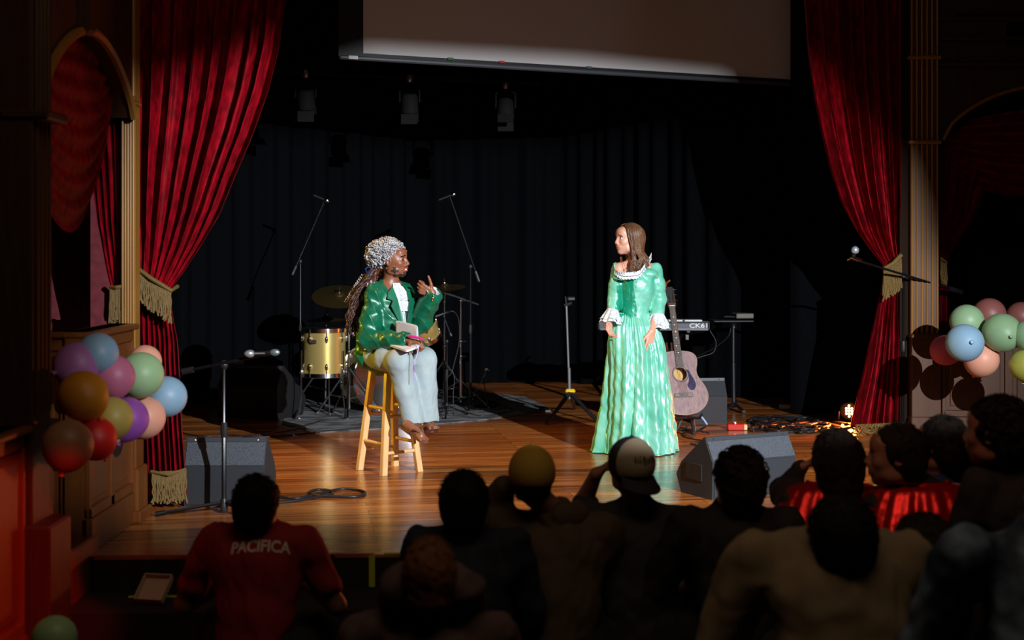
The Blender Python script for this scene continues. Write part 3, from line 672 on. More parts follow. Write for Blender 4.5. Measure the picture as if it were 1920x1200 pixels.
    if ax[2].z < 0: ax[2] = -ax[2]
    def wp(a, b, k=1.0):
        d = Vector((math.cos(a)*math.cos(b), math.sin(a)*math.cos(b), math.sin(b))); return wc+(ax[0]*d.x*.120+ax[1]*d.y*.094+ax[2]*d.z*.094)*k, d
    N = 620
    for i in range(N):
        z = 1-(i+.5)/N*1.62; b = math.asin(max(-1, min(1, z))); a = i*2.39996
        p, d = wp(a, b, rs.uniform(.88, 1.08))
        lc = p-hc; x = lc.dot(fl); zz = lc.dot(ul)
        if x > .035 and zz < .045 : continue
        if zz < -.030 and x > .0: continue
        n = (ax[0]*d.x+ax[1]*d.y+ax[2]*d.z).normalized(); t = n.cross(Vector((rs.uniform(-1, 1), rs.uniform(-1, 1), rs.uniform(-1, 1)))).normalized(); q = n.cross(t)
        rr = rs.uniform(.007, .0125); turns = rs.uniform(1.6, 2.8); ln = rs.uniform(.022, .045); m_ = int(turns*10); pp = rs.uniform(0, 6.28)
        mb.tube([p+t*(ln*(k/m_-.5))+n*(.006+rr*.8*math.sin(k*.628+pp)-.25*ln*(2*k/m_-1)**2)+q*rr*math.cos(k*.628+pp) for k in range(m_)], [rs.uniform(.0028, .0042)*(1-.5*abs(2*k/m_-1)**3) for k in range(m_)], 4, flat=1.7)
    bc = [EL(wc-ax[2]*.004, (.121, .091, .084), np.array([list(v) for v in ax]).T, .01), FN(lambda Q: -((Q-np.array(hc))@np.array(fl)-.035+np.clip((Q-np.array(hc))@np.array(ul)-.045, 0, 1)*-3), hc-Vector((.2, .2, .2)), hc+Vector((.2, .2, .045)), .01, 's')]
    V, Q = solid(bc[:1], .006, folds(2, .006, 90)); q = V-np.array(hc)
    keep = ~((q@np.array(fl) > .03) & (q@np.array(ul) < .05)); Q = Q[keep[Q].all(1)]
    mb.add(V, Q); mb.build('wig', M['wig'], P, True)
    # long hair down the back
    mb = MB(); rs = random.Random(9)
    for i in range(90):
        u = rs.random(); o = rs.uniform(-1, 1)
        a = W(712+o*10, 497+rs.uniform(-6, 10), D0+.02+o*.05); 
        pts = [a, W(700+o*10-6*u, 522, D0+.02+o*.06), W(683+o*11-8*u, 548, D0+.0+o*.07), W(672+o*12-8*u, 580, D0-.02+o*.07), W(667+o*13-6*u, 606, D0-.03+o*.06)]
        if u > .55: pts.append(W(668+o*12, 606+rs.uniform(8, 26), D0-.03+o*.05))
        pts = spline(pts, 9); ph = rs.uniform(0, 6); pts = [p+Vector((.007*math.sin(k*.75+ph), .007*math.cos(k*.75+ph), 0))*min(1, k/8) for k, p in enumerate(pts)]
        n = len(pts); mb.tube(pts, [.0062*(1-.5*k/n) for k in range(n)], 5)
    V, Q = solid(chain([W(708, 500, D0+.03), W(690, 530, D0+.02), W(675, 568, D0), W(668, 600, D0-.02)], [.03, .04, .045, .03]), .008, folds(3, .006, 60, (1, 1, .3))); mb.add(V, Q)
    hr = mb.build('hair', M['hairdark'], P, True)
    MB().tube(spline([W(697, 506, D0-.04), W(689, 512, D0-.07), W(686, 504, D0-.06), W(693, 500, D0-.03)], 5), .008, 6, flat=.5).build('hair_ribbon', mat('blue_ribbon', (.01, .04, .16), .4), hr)
    mb = MB()
    for k in range(3):
        c0 = W(681-k*9, 514+k*15, D0+.02)
        for z_ in range(2): mb.tube([c0+Vector((-.0022*j+.010*math.cos(j*.7+z_*3), .010*math.sin(j*.7+z_*3), -.0032*j)) for j in range(26)], .003, 4)
    mb.build('wig_lock', M['wig'], P, True)
    # shirt and jabot
    fm = np.array([list(fr), list(rt), [0, 0, 1]]).T
    def tors(inf): return [EL(ch, (.105+inf, .145+inf, .16+inf), fm, .04), RC(pel, ch, .12+inf, .115+inf, .06), RC(ch, nb-Vector((0, 0, .035)), .105+inf, .065+inf, .04), EL(lerp(shR, shL, .5)-Vector((0, 0, .045)), (.075+inf, .16+inf*.8, .05+inf), fm, .04)]
    colr = [RC(nb-Vector((0, 0, .01)), nb+Vector((.003, 0, .030)), .060, .051, .01)]
    solid_obj('shirt', tors(.004)+colr, .006, M['lace'], P, folds(11, .003, 70))
    fo = lambda z: fr*(.122+.02*(z < 560))
    mb = MB()
    for row, (y0_, y1_, w) in enumerate(((530, 582, .060), (536, 562, .080), (565, 604, .032))):
        def f(u, v, w=w, y0_=y0_, y1_=y1_, row=row):
            y = lerp(y0_, y1_, v); p = W(736, y, D0); lat = (u-.5)*2*w*(.45+.75*v)*(1-.2*v)
            out = interp([(530, .050), (545, .075), (570, .120), (605, .130)], y)+.010+.006*row*(1 if row != 2 else -1)+.007*math.sin(u*26+row)*(.3+v)
            return p+fr*(out-.09*lat*lat*10)-rt*(lat-.012)
        mb.grid(34, 12, f)
    mb.build('jabot', M['lace'], P, True)
    # coat: open front, wide sleeves, tail over the seat
    zt = nb.z; cen = np.array(lerp(shR, shL, .5)); frn = np.array(fr); rtn = np.array(rt)
    def wedge(Q):                          # V opening between the lapels
        q = Q-cen; x = q@frn; y = q@rtn+.012; z = Q[..., 2]; wd = .006+np.clip(z-(zt-.30), 0, .4)*.235
        return np.maximum(np.maximum(np.abs(y)-wd, .03-x), zt-.31-z)
    coat = tors(.024)+[RC(nb-Vector((0, 0, .028)), shR, .056, .064, .03), RC(nb-Vector((0, 0, .028)), shL, .056, .062, .03)]+chain([shR+Vector((0, 0, -.005)), lerp(shR, elR, .5), elR, lerp(elR, wrR, .55), wrR-Vector((.012, 0, 0))], [.056, .060, .064, .060, .058], .03)
    coat += chain([shL, lerp(shL, elL, .5), elL+Vector((.003, 0, -.01)), lerp(elL, wrL, .5), wrL+Vector((.002, 0, -.014))], [.054, .058, .066, .062, .056], .03)
    tl = W(690, 668, D0-.02)
    coat += [EL(W(702, 655, D0-.02), (.10, .13, .10), fm, .04), RC(W(690, 610, D0-.03), W(690, 672, D0-.06), .075, .060, .05), RC(W(688, 668, D0-.08), W(716, 681, D0-.06), .045, .035, .03), RC(W(770, 640, D0-.02), W(800, 662, D0-.10), .05, .035, .04), RC(W(800, 662, D0-.10), W(808, 676, D0-.12), .030, .012, .02)]
    coat += [FN(wedge, cen+np.array([-.3, -.3, -.36]), cen+np.array([.3, .3, .12]), .006, 's'), RC(nb+Vector((0, 0, .012)), nb+Vector((0, 0, .1)), .060, .06, .01, 's'),
             RC(wrR, wrR+(wrR-elR).normalized()*.06, .040, .046, .004, 's'), RC(wrL-Vector((0, 0, .004)), wrL+(wrL-elL).normalized()*.07, .040, .046, .004, 's')]
    c_ = solid_obj('coat', coat, .005, M['jacket'], P, lambda Q: folds(21, .0045, 20, (1, 1, 1.0))(Q)+folds(5, .0015, 55)(Q)+.008*(np.abs(np.sin(Q[..., 2]*26+Q[..., 0]*24+2*np.sin(Q[..., 0]*14+Q[..., 1]*9)))**.6-.7))
    # collar and lapels
    for sd, nm in ((1, 'lapel'), (-1, 'lapel')):
        pl = [(.0, .048), (-.035, .095), (-.075, .112), (-.085, .078), (-.12, .100), (-.30, .006), (-.20, .022), (-.08, .045)]
        vs = []
        for o in (0, .007):
            for z, y in pl: vs.append(Vector(cen)+Vector((0, 0, zt-cen[2]-.01+z))-rt*(-sd*y+.012)+fr*(interp([(-.30, .150), (-.2, .152), (-.12, .142), (-.05, .112), (0, .072)], z)+.004+o-.25*max(0, y-.06)))
        n = len(pl); MB().add(vs, [tuple(range(n)), tuple(range(2*n-1, n-1, -1))]+[(i, n+i, n+(i+1) % n, (i+1) % n) for i in range(n)]).build(nm, M['jacket'], c_)
    mb = MB().tube(spline([Vector(cen)+Vector((0, 0, zt-cen[2]-.012))+rt*.10*math.cos(a)*.75-fr*.085*math.sin(a)+fr*.04+Vector((0, 0, .045*math.sin(a))) for a in [k*math.pi/8 for k in range(9)]], 3), .018, 8, flat=.6)
    mb.build('collar', M['jacket'], c_)
    bt = [W(707.5, 542, D0-.15), W(684, 655, D0-.12)]+[W(810.5+1.3*k, 563-4.5*k, D0-.16) for k in range(0, 3)]
    bvh = BVHTree.FromPolygons([v.co+wloc(c_) for v in c_.data.vertices], [tuple(p.vertices) for p in c_.data.polygons]); bt2 = []
    for b in bt:
        dv = (b-Vector((0, 0, H))).normalized(); h_ = bvh.ray_cast(b-dv*1.0, dv)
        if h_[0] is not None and (h_[0]-b).length < .4: bt2.append(h_[0]-dv*.003)
    for b in bt2: MB().ball(b, .0075, n=10, m=6).build('coat_button', M['brass'], c_)
    # cuffs of lace at the raised hand
    MB().lathe([(.034, -.012), (.046, .010), (.050, .022), (.040, .018), (.03, 0)], wrL, frame_from((wrL-elL).normalized()), 20).build('shirt_cuff', M['lace'], P)
    # jeans
    tr = [RC(hipR, hipL, .10, .10, .04)]+chain([hipR, lerp(hipR, knR, .6), knR, lerp(knR, anR, .45), anR], [.100, .088, .078, .068, .066], .03)+chain([hipL, lerp(hipL, knL, .6), knL, lerp(knL, anL, .45), anL], [.10, .09, .076, .070, .068], .03)
    for an_, yy in ((anR, 793), (anL, 789)):
        zc = W(0, yy, an_.y).z; tr.append(FN(lambda Q, zc=zc: Q[..., 2]-zc, Vector((an_.x-.10, an_.y-.10, zc-.12)), Vector((an_.x+.10, an_.y+.10, zc+.03)), .002, 's'))
    solid_obj('jeans', tr, .005, M['denim'], P, lambda Q: folds(31, .007, 26, (1, 1, .22))(Q)+folds(8, .0012, 60, (1, 1, .4))(Q))
    # sandals
    for an, toe in ((anR, toeR), (anL, toeL)):
        h, d, s_, n_ = sole(an, toe); mb = MB()
        out = [(-.01, -.018), (.0, -.030), (.08, -.028), (.16, -.040), (.20, -.034), (.225, -.012), (.222, .012), (.19, .034), (.12, .034), (.0, .028), (-.01, .015)]
        mb.prism(out, -.020, h, d, s_); sn = mb.build('sandal', M['leather'], P)
        ba = h+d*.175+n_*.014
        MB().tube(spline([h+d*.08+s_*.032+n_*.01, h+d*.12+s_*.030+n_*.050, ba+n_*.03, h+d*.12-s_*.030+n_*.052, h+d*.08-s_*.034+n_*.01], 6), .0075, 6).tube([ba+n_*.03, ba-n_*.0], .005, 6).build('strap', M['leather'], sn)
    # notebook on the lap, pen in hand
    nb_ = empty('notebook', W(765, 655, D0-.38), 'open white notebook with rounded corners resting on the lap of the seated person', 'notebook')
    o = W(748, 655, D0-.34)
    def page(mb, A, B, C, Dd, th):
        A, B, C, Dd = map(Vector, (A, B, C, Dd)); n = (B-A).cross(Dd-A).normalized()*th; rr = .12; ring = []
        for p, q, r_ in ((A, B, Dd), (B, C, A), (C, Dd, B), (Dd, A, C)):
            for k in range(5):
                t = k/4; e1 = p+(r_-p)*rr*(1-t)**2; ring.append(p+(r_-p)*rr*(1-t)**2+(q-p)*rr*t**2)
        m_ = len(ring); mb.add(ring+[v+n for v in ring], [tuple(range(m_-1, -1, -1)), tuple(range(m_, 2*m_))]+[(i, (i+1) % m_, m_+(i+1) % m_, m_+i) for i in range(m_)]); return mb
    A_, B_, C_, D_ = W(742, 656, D0-.26), W(742, 600, D0-.22), W(782, 610, D0-.34), W(784, 650, D0-.42)
    page(MB(), A_, B_, C_, D_, .006).build('cover', M['lace'] if False else mat('notebook_white', (.60, .61, .66), .5), nb_)
    page(MB(), lerp(A_, C_, .04)+Vector((0, -.008, 0)), lerp(B_, D_, .05)+Vector((0, -.008, 0)), lerp(C_, A_, .06)+Vector((0, -.008, 0)), lerp(D_, B_, .05)+Vector((0, -.008, 0)), .003).build('page', mat('grey_page', (.42, .43, .48), .6), nb_)
    page(MB(), W(716, 641, D0-.28), W(757, 636, D0-.20), W(787, 648, D0-.40), W(763, 657, D0-.54), .012).build('cover', mat('notebook_white2', (.78, .78, .82), .5), nb_)
    MB().tube(spline([W(786, 647, D0-.47), W(783, 660, D0-.50), W(778, 678, D0-.50), W(777, 700, D0-.48), W(776, 716, D0-.47)], 6), .003, 5, flat=.4).build('ribbon_marker', mat('lilac_ribbon', (.50, .40, .72), .5), nb_)
    pn = empty('pen', W(780, 630, D0-.46), 'pink glittery pen in the right hand of the seated person', 'pen')
    MB().tube([W(765, 629, D0-.42), W(769, 630, D0-.42), W(787, 634, D0-.44), W(796, 638, D0-.45)], [.003, .008, .008, .005], 10).build('barrel', mat('pink_plastic', (.65, .02, .20), .25, coat=.5), pn)
seated_performer()
# stool: four splayed legs and two levels of rungs
def stool():
    t = empty('bar_stool', STOOL, 'tall pale wooden stool with splayed legs under the seated person', 'stool')
    feet = [G(674, 881), G(719, 892), G(786.5, 884), G(741, 874)]; c = STOOL
    zt = .672; tops = []
    for f_ in feet: v = f_-c; v.z = 0; tops.append(c+v*.40+Vector((.010, 0, zt)))
    c2 = sum(feet, Vector())/4
    tops = [W(700, 683, 9.28), W(728, 690, 9.12), W(757, 688, 9.20), W(738, 681, 9.36)]
    for p in tops: p.z = zt
    MB().lathe([(.001, zt-.006), (.135, zt-.006), (.150, zt+.004), (.152, zt+.020), (.140, zt+.030), (.001, zt+.026)], (sum(tops, Vector())/4).to_2d().to_3d(), None, 36).build('seat', M['stool'], t)
    for a, b in zip(tops, feet):
        d = (a-b).normalized(); e = feet[1]-feet[0]; mb = MB(); rot = frame_from(d, e)
        L = (a-b).length; mid = (a+b)/2; mb.box(mid, (.040, .040, L), rot, .004); 
        mb.V = [tuple(Vector(v) if Vector(v).z > .03 else Vector((Vector(v).x, Vector(v).y, .001))) for v in mb.V]
        mb.build('leg', M['stool'], t)
    def at(i, z): a, b = tops[i], feet[i]; return b+(a-b)*(z/zt)
    for z0_, z1_, pairs in ((.19, .19, ((0, 1), (2, 3))), (.135, .135, ((1, 2), (3, 0))), (.41, .41, ((0, 1), (2, 3))), (.36, .36, ((1, 2), (3, 0)))):
        for i, j in pairs: MB().cyl(at(i, z0_), at(j, z1_), .0115, n=12).build('rung', M['stool'], t)
stool()
# ================================================================ STANDING PERFORMER
def standing_performer():
    D0 = 10.02; s = F/D0
    P = empty('person', W(1192, 846, D0), 'person with long brown hair standing in a mint green satin period gown with lace trim', 'person'); P.location.z = 0
    fh = Vector((-.90, -.42, -.02)); hc = W(1178, 449, D0); hs = .98
    nb = W(1189, 491, D0+.02)
    hp, HP = head_prims(hc, fh, (.02, 0, 1), hs, .965, -.1, neck=nb, nr=.038, lip=.62)
    fr = Vector((-.45, -.89, 0)).normalized(); rt = fr.cross(Vector((0, 0, 1)))
    fm = np.array([list(fr), list(rt), [0, 0, 1]]).T
    ch = W(1192, 540, D0); wa = W(1188, 592, D0); pel = W(1192, 640, D0)
    shR = W(1160, 505, D0-.03); shL = W(1227, 507, D0+.02); elR = W(1152, 566, D0-.04); wrR = W(1143, 600, D0-.14); elL = W(1236, 562, D0+.03); wrL = W(1222, 622, D0-.12)
    ft = [W(1165, 848, D0-.05), W(1225, 850, D0)]
    body = hp+[EL(ch, (.085, .12, .14), fm, .04), RC(ch, wa, .09, .082, .04), RC(wa, pel, .085, .11, .04), RC(ch, nb, .08, .040, .04)]
    body += chain([nb-Vector((0, 0, .02)), shR, elR, wrR], [.045, .042, .034, .022])+chain([nb-Vector((0, 0, .02)), shL, elL, wrL], [.045, .042, .034, .022])
    for q, f_ in zip((-1, 1), ft):
        h = pel+Vector((.07*q, 0, -.02)); f_.z = .05; body += chain([h, lerp(h, f_, .5), f_], [.09, .055, .035]); body += [RC(f_, f_+Vector((-.03, -.09, -.018)), .035, .026, .02)]
    body += hand_prims(wrR, (-.05, -.25, -.95), (.8, -.5, .1), 1, (.55, .55, .5, .5), (.4, .3), .92)
    body += hand_prims(wrL, (-.16, -.2, -.95), (-.55, .85, 0), -1, (.16, .2, .25, .3), (.25, .3), .95)
    fl, rl, ul = axes(fh, (.02, 0, 1))
    def region(C):
        q = C-np.array(hc); x = q@np.array(fl)/hs; y = q@np.array(rl)/hs; z = q@np.array(ul)/hs; ay = np.abs(y); mi = np.zeros(len(C), int)
        mi[(x > .080) & (z < -.0455) & (z > -.0675) & (ay < .021)] = 1
        mi[(np.hypot((ay-.031)*.8, (z-.009)*1.5) < .0105) & (x > .068) & (ay < .050)] = 2
        mi[(np.hypot(ay-.031, z-.010) < .0068) & (x > .068)] = 3
        mi[(x > .055) & (np.abs(z-.0205) < .0022) & (ay > .018) & (ay < .047)] = 3
        mi[(x > .06) & (np.abs(z-.033-.004*np.cos(ay*60)) < .0036) & (ay > .012) & (ay < .047)] = 4; mi[x*x+y*y+z*z > .0225] = 0
        return mi
    solid_obj('body', body, .003, [M['skin_fair'], M['lipsfair'], M['eye'], M['iris'], M['brow']], P, region=region)
    # hair: smooth cap plus long strands falling to the chest
    mb = MB(); rs = random.Random(4)
    cap = [EL(hc+(fl*-.024+ul*.030)*hs, (.096, .084, .089), np.array([list(fl), list(rl), list(ul)]).T, .01)]
    V, Q = solid(cap+[RC(hc-fl*.04+Vector((.01, 0, 0)), hc-fl*.05+Vector((.0, .02, -.16)), .075, .06, .03)], .005, folds(6, .002, 130, (1, 1, .1)))
    q = V-np.array(hc); x = q@np.array(fl); z = q@np.array(ul); keep = ~((x > .050+.25*np.clip(z, -.1, .07)) & (z < .074)) & ~((x > .015) & (z < -.02)); Q = Q[keep[Q].all(1)]; mb.add(V, Q)
    for i in range(330):
        sd = -1 if rs.random() < .45 else 1                      # sd=+1: the camera side of the head
        a = rs.uniform(-.05, 1.0); y = -sd                       # which side in head frame
        side = rl if (rl.y < 0) == (sd > 0) else -rl
        ph = rs.uniform(.10, 2.3)                                # angle back from the brow
        k = rs.uniform(.97, 1.07)
        base = hc+(fl*-.020+ul*.026)*hs
        d = fl*math.cos(ph)+side*math.sin(ph)
        pts = [base+(fl*.045*math.cos(ph*.3)+ul*.089+side*.006)*hs, base+(d*.058+ul*.068)*k, base+(fl*math.cos(ph)*.080+side*math.sin(ph)*.083+ul*.022)*k]
        x0 = fl*(math.cos(ph)*.080-.012)+side*(.085*math.sin(ph)+.006)
        low = base+x0+Vector((0, 0, -.10)); 
        pts.append(low)
        drop = rs.uniform(.20, .275)-.02*ph
        pts.append(base+x0*1.0+Vector((.02*(ph > 1.2)+.01, -.012*sd, -.155))); pts.append(base+x0*.95+Vector((rs.uniform(-.02, .02)+.035*(ph > 1.6), -.022*sd+rs.uniform(-.01, .01), -drop)))
        # keep the face clear: strands near the brow sweep back
        if ph < .85: pts[1] += side*.012; pts[2] = base+(fl*.058+side*.068+ul*.012)*k; pts[3] = base+fl*.038+side*.082+Vector((0, 0, -.09)); pts[4] = base+fl*.035+side*.080+Vector((0, 0, -.16)); pts[5] = base+fl*rs.uniform(.02, .05)+side*.075+Vector((0, -.03, -drop))
        pts = spline(pts, 6); n = len(pts); w_ = rs.uniform(.0028, .0048)
        mb.tube(pts, [w_*(.6+.6*math.sin(math.pi*(j+.5)/n)) for j in range(n)], 4, flat=.6)
    mb.build('hair', M['hairbrown'], P, True)
    MB().ball(W(1175.5, 504, D0-.115), .006, n=8, m=6).build('pendant', M['brass'], P)
    MB().tube(spline([W(1167, 489, D0-.05), W(1172, 499, D0-.105), W(1175.5, 503, D0-.112), W(1181, 498, D0-.10), W(1191, 489, D0-.06)], 5), .0012, 4).build('necklace', M['brass'], P)
    # gown
    g = solid_obj('bodice', [EL(ch+Vector((0, 0, .0)), (.108, .138, .15), fm, .04), EL(ch+fr*.035+Vector((0, 0, .02)), (.085, .115, .075), fm, .04), RC(ch, wa, .105, .094, .05), RC(wa, wa-Vector((0, 0, .02)), .10, .105, .03),
        EL(lerp(shR, shL, .5)-Vector((0, 0, .03)), (.072, .155, .052), fm, .03)]
        + chain([shR, lerp(shR, elR, .5), elR, W(1149, 583, D0-.08)], [.056, .054, .047, .043], .02)+chain([shL, lerp(shL, elL, .5), elL, W(1232, 594, D0-.03)], [.058, .060, .052, .050], .02)
        + [FN(lambda Q: np.maximum(np.maximum(np.abs((Q-np.array(nb))@np.array(rt)+.0)-.078-.25*np.clip(Q[..., 2]-W(0, 512, D0).z, 0, .2), W(0, 513, D0).z-Q[..., 2]), -.055-(Q-np.array(nb))@np.array(fr)), nb-Vector((.25, .25, .25)), nb+Vector((.25, .25, .1)), .006, 's')],
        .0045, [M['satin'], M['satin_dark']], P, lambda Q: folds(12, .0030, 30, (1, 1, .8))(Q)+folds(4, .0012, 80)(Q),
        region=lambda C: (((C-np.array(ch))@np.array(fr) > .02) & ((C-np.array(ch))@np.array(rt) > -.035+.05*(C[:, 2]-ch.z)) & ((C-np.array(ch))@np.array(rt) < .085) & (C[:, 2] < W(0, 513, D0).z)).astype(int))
    # stomacher point
    pt = lambda px, py, o: W(px, py, D0)+fr*o
    MB().add([pt(1156, 585, .10), pt(1186, 588, .118), pt(1172, 594, .135), pt(1162, 600, .135), pt(1156, 585, .12), pt(1186, 588, .13), pt(1172, 594, .145), pt(1162, 600, .145)],
             [(3, 2, 1, 0), (4, 5, 6, 7), (0, 1, 5, 4), (1, 2, 6, 5), (2, 3, 7, 6), (3, 0, 4, 7)]).build('stomacher_point', M['satin_dark'], g)
    for k in range(9):
        y = 521+k*8.2; x = 1196-k*1.0 if k > 3 else 1196.5-k*1.2; o = interp([(518, .145), (540, .150), (570, .125), (590, .112)], y)
        gv = BVHTree.FromPolygons([v.co+wloc(g) for v in g.data.vertices], [tuple(p.vertices) for p in g.data.polygons]) if k == 0 else gv
        q0 = W(1195-k*.95, y, D0-.4); dv = (q0-Vector((0, 0, H))).normalized(); h_ = gv.ray_cast(q0, dv); p = h_[0] if h_[0] is not None else q0
        MB().ball(p, (.006, .006, .006), n=8, m=5).build('button', M['satin'], g)
    mb = MB()
    nl = [W(1222, 480, D0+.05), W(1216, 492, D0-.02), W(1208, 504, D0-.09), W(1198, 515, D0-.15), W(1180, 518, D0-.175), W(1164, 517, D0-.155), W(1155, 511, D0-.11), W(1152, 500, D0-.06)]
    ribbon(mb, nl, lambda p: (fr*.9+Vector((.15, 0, .35))).normalized(), .026, .007, .018, 0, dirv=lambda p: Vector((-.25*(p.x < W(1165, 0, D0).x), -.1, .9)))
    ribbon(mb, [p+Vector((0, -.004, -.004)) for p in nl], lambda p: (fr*.9+Vector((.15, 0, .35))).normalized(), .020, .008, .023, 2, dirv=lambda p: Vector((0, -.25, -.8)))
    mb.build('neck_ruffle', M['lace'], g, True)
    for (px, py, dd, dirv, r0) in ((1148, 586, -.10, (-.18, -.3, -1), .040), (1232, 594, -.03, (0, -.1, -1), .048)):
        c_ = W(px, py, D0+dd); fm_ = frame_from(Vector(dirv)); mb = MB()
        for lay in range(2):
            def f(u, v, lay=lay):
                a = u*6.283; r_ = r0+.036*v+.007*v*math.sin(a*11+lay); return c_+fm_@Vector((math.cos(a)*r_, math.sin(a)*r_, .085*v-.02*lay+.006*math.sin(a*5)*v))
            mb.grid(120, 8, f, True)
        mb.build('sleeve_ruffle', M['lace'], g, True)
    # skirt
    rs = random.Random(12); harm = [(n, rs.uniform(0, 6.28), a) for n, a in ((5, .42), (8, .50), (13, .30), (21, .12))]
    ctr = [(586, 1187), (650, 1194), (750, 1195), (850, 1193)]; hw = [(586, 27), (610, 43), (650, 51), (700, 56), (750, 61), (800, 67), (853, 73)]
    Cz = lambda y: H-(y-Y0)*D0/F
    def sk(u, v):
        y = lerp(586, 852.5, v); z = Cz(y); a = u*6.283; r_ = interp(hw, y)/s; cx_ = W(interp(ctr, y), y, D0).x
        am = interp([(0, .004), (.08, .008), (.3, .018), (1, .034)], v)
        aw = a+.22*math.sin(2*a+1)+.10*math.sin(5*a+2+v)
        w_ = 1.7*abs(math.sin(6.5*aw+.4*math.sin(v*4+a*2)))**.75-1+.30*math.sin(21*a+.35*math.sin(v*5))
        ga = .006*math.sin(46*a+2*math.sin(7*a))*math.exp(-v*5)
        wr = .0030*math.sin(41*v+9*a)*math.sin(13*a+7*v+1)+.0025*math.sin(67*v-21*a)*(v)+ga
        rr = r_+am*w_+wr
        sq = 1-.06*math.cos(2*a)
        rr += .035*math.exp(-((a-3.75)/.35)**2)*math.exp(-((y-628)/34.)**2)+.030*math.exp(-((a-3.2)/.22)**2)*v**3
        z = max(.006, z+(.012*math.sin(5*a+1) if v > .97 else 0))
        return Vector((cx_+math.cos(a)*rr, D0+math.sin(a)*rr*.82*sq, z))
    MB().grid(420, 150, sk, True).build('skirt', M['satin'], g, True)
standing_performer()
# ================================================================ STAGE PROPS
def cable(name, pts, label, r=.006, m=None, group=None, z=.006):
    P = [Vector((p[0], p[1], p[2] if len(p) > 2 else z)) for p in pts]
    return tag(MB().tube(spline(P, 8), r, 6).build(name, m or M['black'], None, True), label, 'cable', group)
def floor_pts(L, z=.006): return [G(x, y, z) for x, y in L]
# --- wedge monitors ---------------------------------------------------------
def wedge(loc, ang, w, d, h, label, m, mtop, lip=.03, slope=.55, grille=True, flip=False):
    """floor monitor: width w along local x, depth d along local y (front at -d/2)"""
    t = empty('floor_monitor', loc, label, 'stage monitor', None); loc = Vector(loc); rt = Matrix.Rotation(ang, 3, 'Z')
    # side profile (y, z), front at the left: low nose, sloping baffle, back
    pr = [(-d/2, .0), (-d/2, h*.40), (-d/2+.02, h*.46), (d*.10, h*.98), (d*.18, h), (d/2, h*.93), (d/2, 0)]
    if flip: pr = [(-d/2, .0), (-d/2, h*slope), (-d*.25, h), (-d*.18, h*1.0), (d/2, h*.25), (d/2, 0)]
    ux = rt@Vector((0, 1, 0)); 
    MB().prism(pr, w, loc+rt@Vector((-w/2, 0, 0)), ux, (0, 0, 1)).build('cabinet', m, t, False)
    if grille:
        a, b = (pr[2], pr[3]) if not flip else (pr[0], pr[1])
        mb = MB(); A = Vector((0, *a)); B = Vector((0, *b)); n = Vector((0, -(B.z-A.z), B.y-A.y)).normalized(); 
        c = (A+B)/2+n*.004; q = Matrix((Vector((1, 0, 0)), (B-A).normalized(), n)).transposed()
        mb.box(loc+rt@c, (w-.05, (B-A).length-.02, .014), rt@q, .005); mb.build('grille', mtop, t)
    for s_ in (-1, 1): MB().box(loc+rt@Vector((s_*(w/2+.001), d*.1, h*.55)), (.006, .12, .035), rt, .002).build('side_handle', M['black'], t)
    for sx in (-1, 1):
        for sy in (-1, 1): MB().cyl(loc+rt@Vector((sx*(w/2-.05), sy*(d/2-.05), .0)), loc+rt@Vector((sx*(w/2-.05), sy*(d/2-.05), -.0+.004)), .018, n=10).build('rubber_foot', M['black'], t)
    return t
# right front monitor: its back (grey textured, two planes) is turned to the hall
def back_monitor(A, B, C, h, label, m1, m2, rim=True, name='floor_monitor'):
    """A, B: base corners of the face turned to the hall (left, right); C: base corner behind A (left side depth)"""
    t = empty(name, (A+B)/2, label, 'stage monitor'); u = (B-A).normalized(); d = Vector((-u.y, u.x, 0)); w = (B-A).length; dd = C
    pr = [(0, 0), (-.005, h*.60), (dd*.16, h*.93), (dd*.17, h), (dd*.20, h), (dd*.80, h*.52), (dd*.93, h*.30), (dd*.80, 0)]
    MB().prism([(y, z) for y, z in pr], w, A, d, (0, 0, 1)).build('cabinet', m1, t, False)
    a, b = Vector((0, -.005, h*.60)), Vector((0, dd*.16, h*.93))
    def quad(y0, z0, y1, z1, ins, th, m, nm):
        P0 = A+u*ins+d*y0; P0.z = z0; P1 = A+u*(w-ins)+d*y0; P1.z = z0; P2 = A+u*(w-ins)+d*y1; P2.z = z1; P3 = A+u*ins+d*y1; P3.z = z1
        n = (P1-P0).cross(P3-P0).normalized()*th
        MB().add([P0, P1, P2, P3, P0+n, P1+n, P2+n, P3+n], [(3, 2, 1, 0), (4, 5, 6, 7), (0, 1, 5, 4), (1, 2, 6, 5), (2, 3, 7, 6), (3, 0, 4, 7)]).build(nm, m, t, False)
    quad(0, .012, -.005, h*.595, .012, .006, m1, 'lower_panel'); quad(-.002, h*.61, dd*.155, h*.925, .006, .006, m2, 'upper_grille'); quad(dd*.165, h*.935, dd*.172, h*.995, .004, .005, M['wedgetop'], 'rim')
    for s_ in (.05, w-.05):
        p = A+u*s_+d*(dd*.165-.006); p.z = h*.965; MB().ball(p, .005, n=8, m=5).build('screw', M['chrome'], t)
    if C > .3:
        p = A+u*(-.003)+d*(dd*.45); p.z = h*.40; MB().box(p, (.01, .16, .10), Matrix.Rotation(math.atan2(u.y, u.x), 3, 'Z'), .004).build('side_handle', M['black'], t)
    return t
back_monitor(G(1335, 938), G(1491, 922), .38, .350, 'grey wedge stage monitor at the front of the stage, right of the gown', M['cab'], M['grill'])
back_monitor(G(345, 950), G(497, 950), .40, .375, 'grey wedge stage monitor beside the left curtain, behind the mic stand', M['cab'], M['grill'])
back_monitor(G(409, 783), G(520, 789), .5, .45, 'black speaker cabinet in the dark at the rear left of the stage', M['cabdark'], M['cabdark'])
back_monitor(G(1296, 794), G(1363, 793), .42, .365, 'dark grey speaker standing behind the guitar', M['cab'], M['cab'])
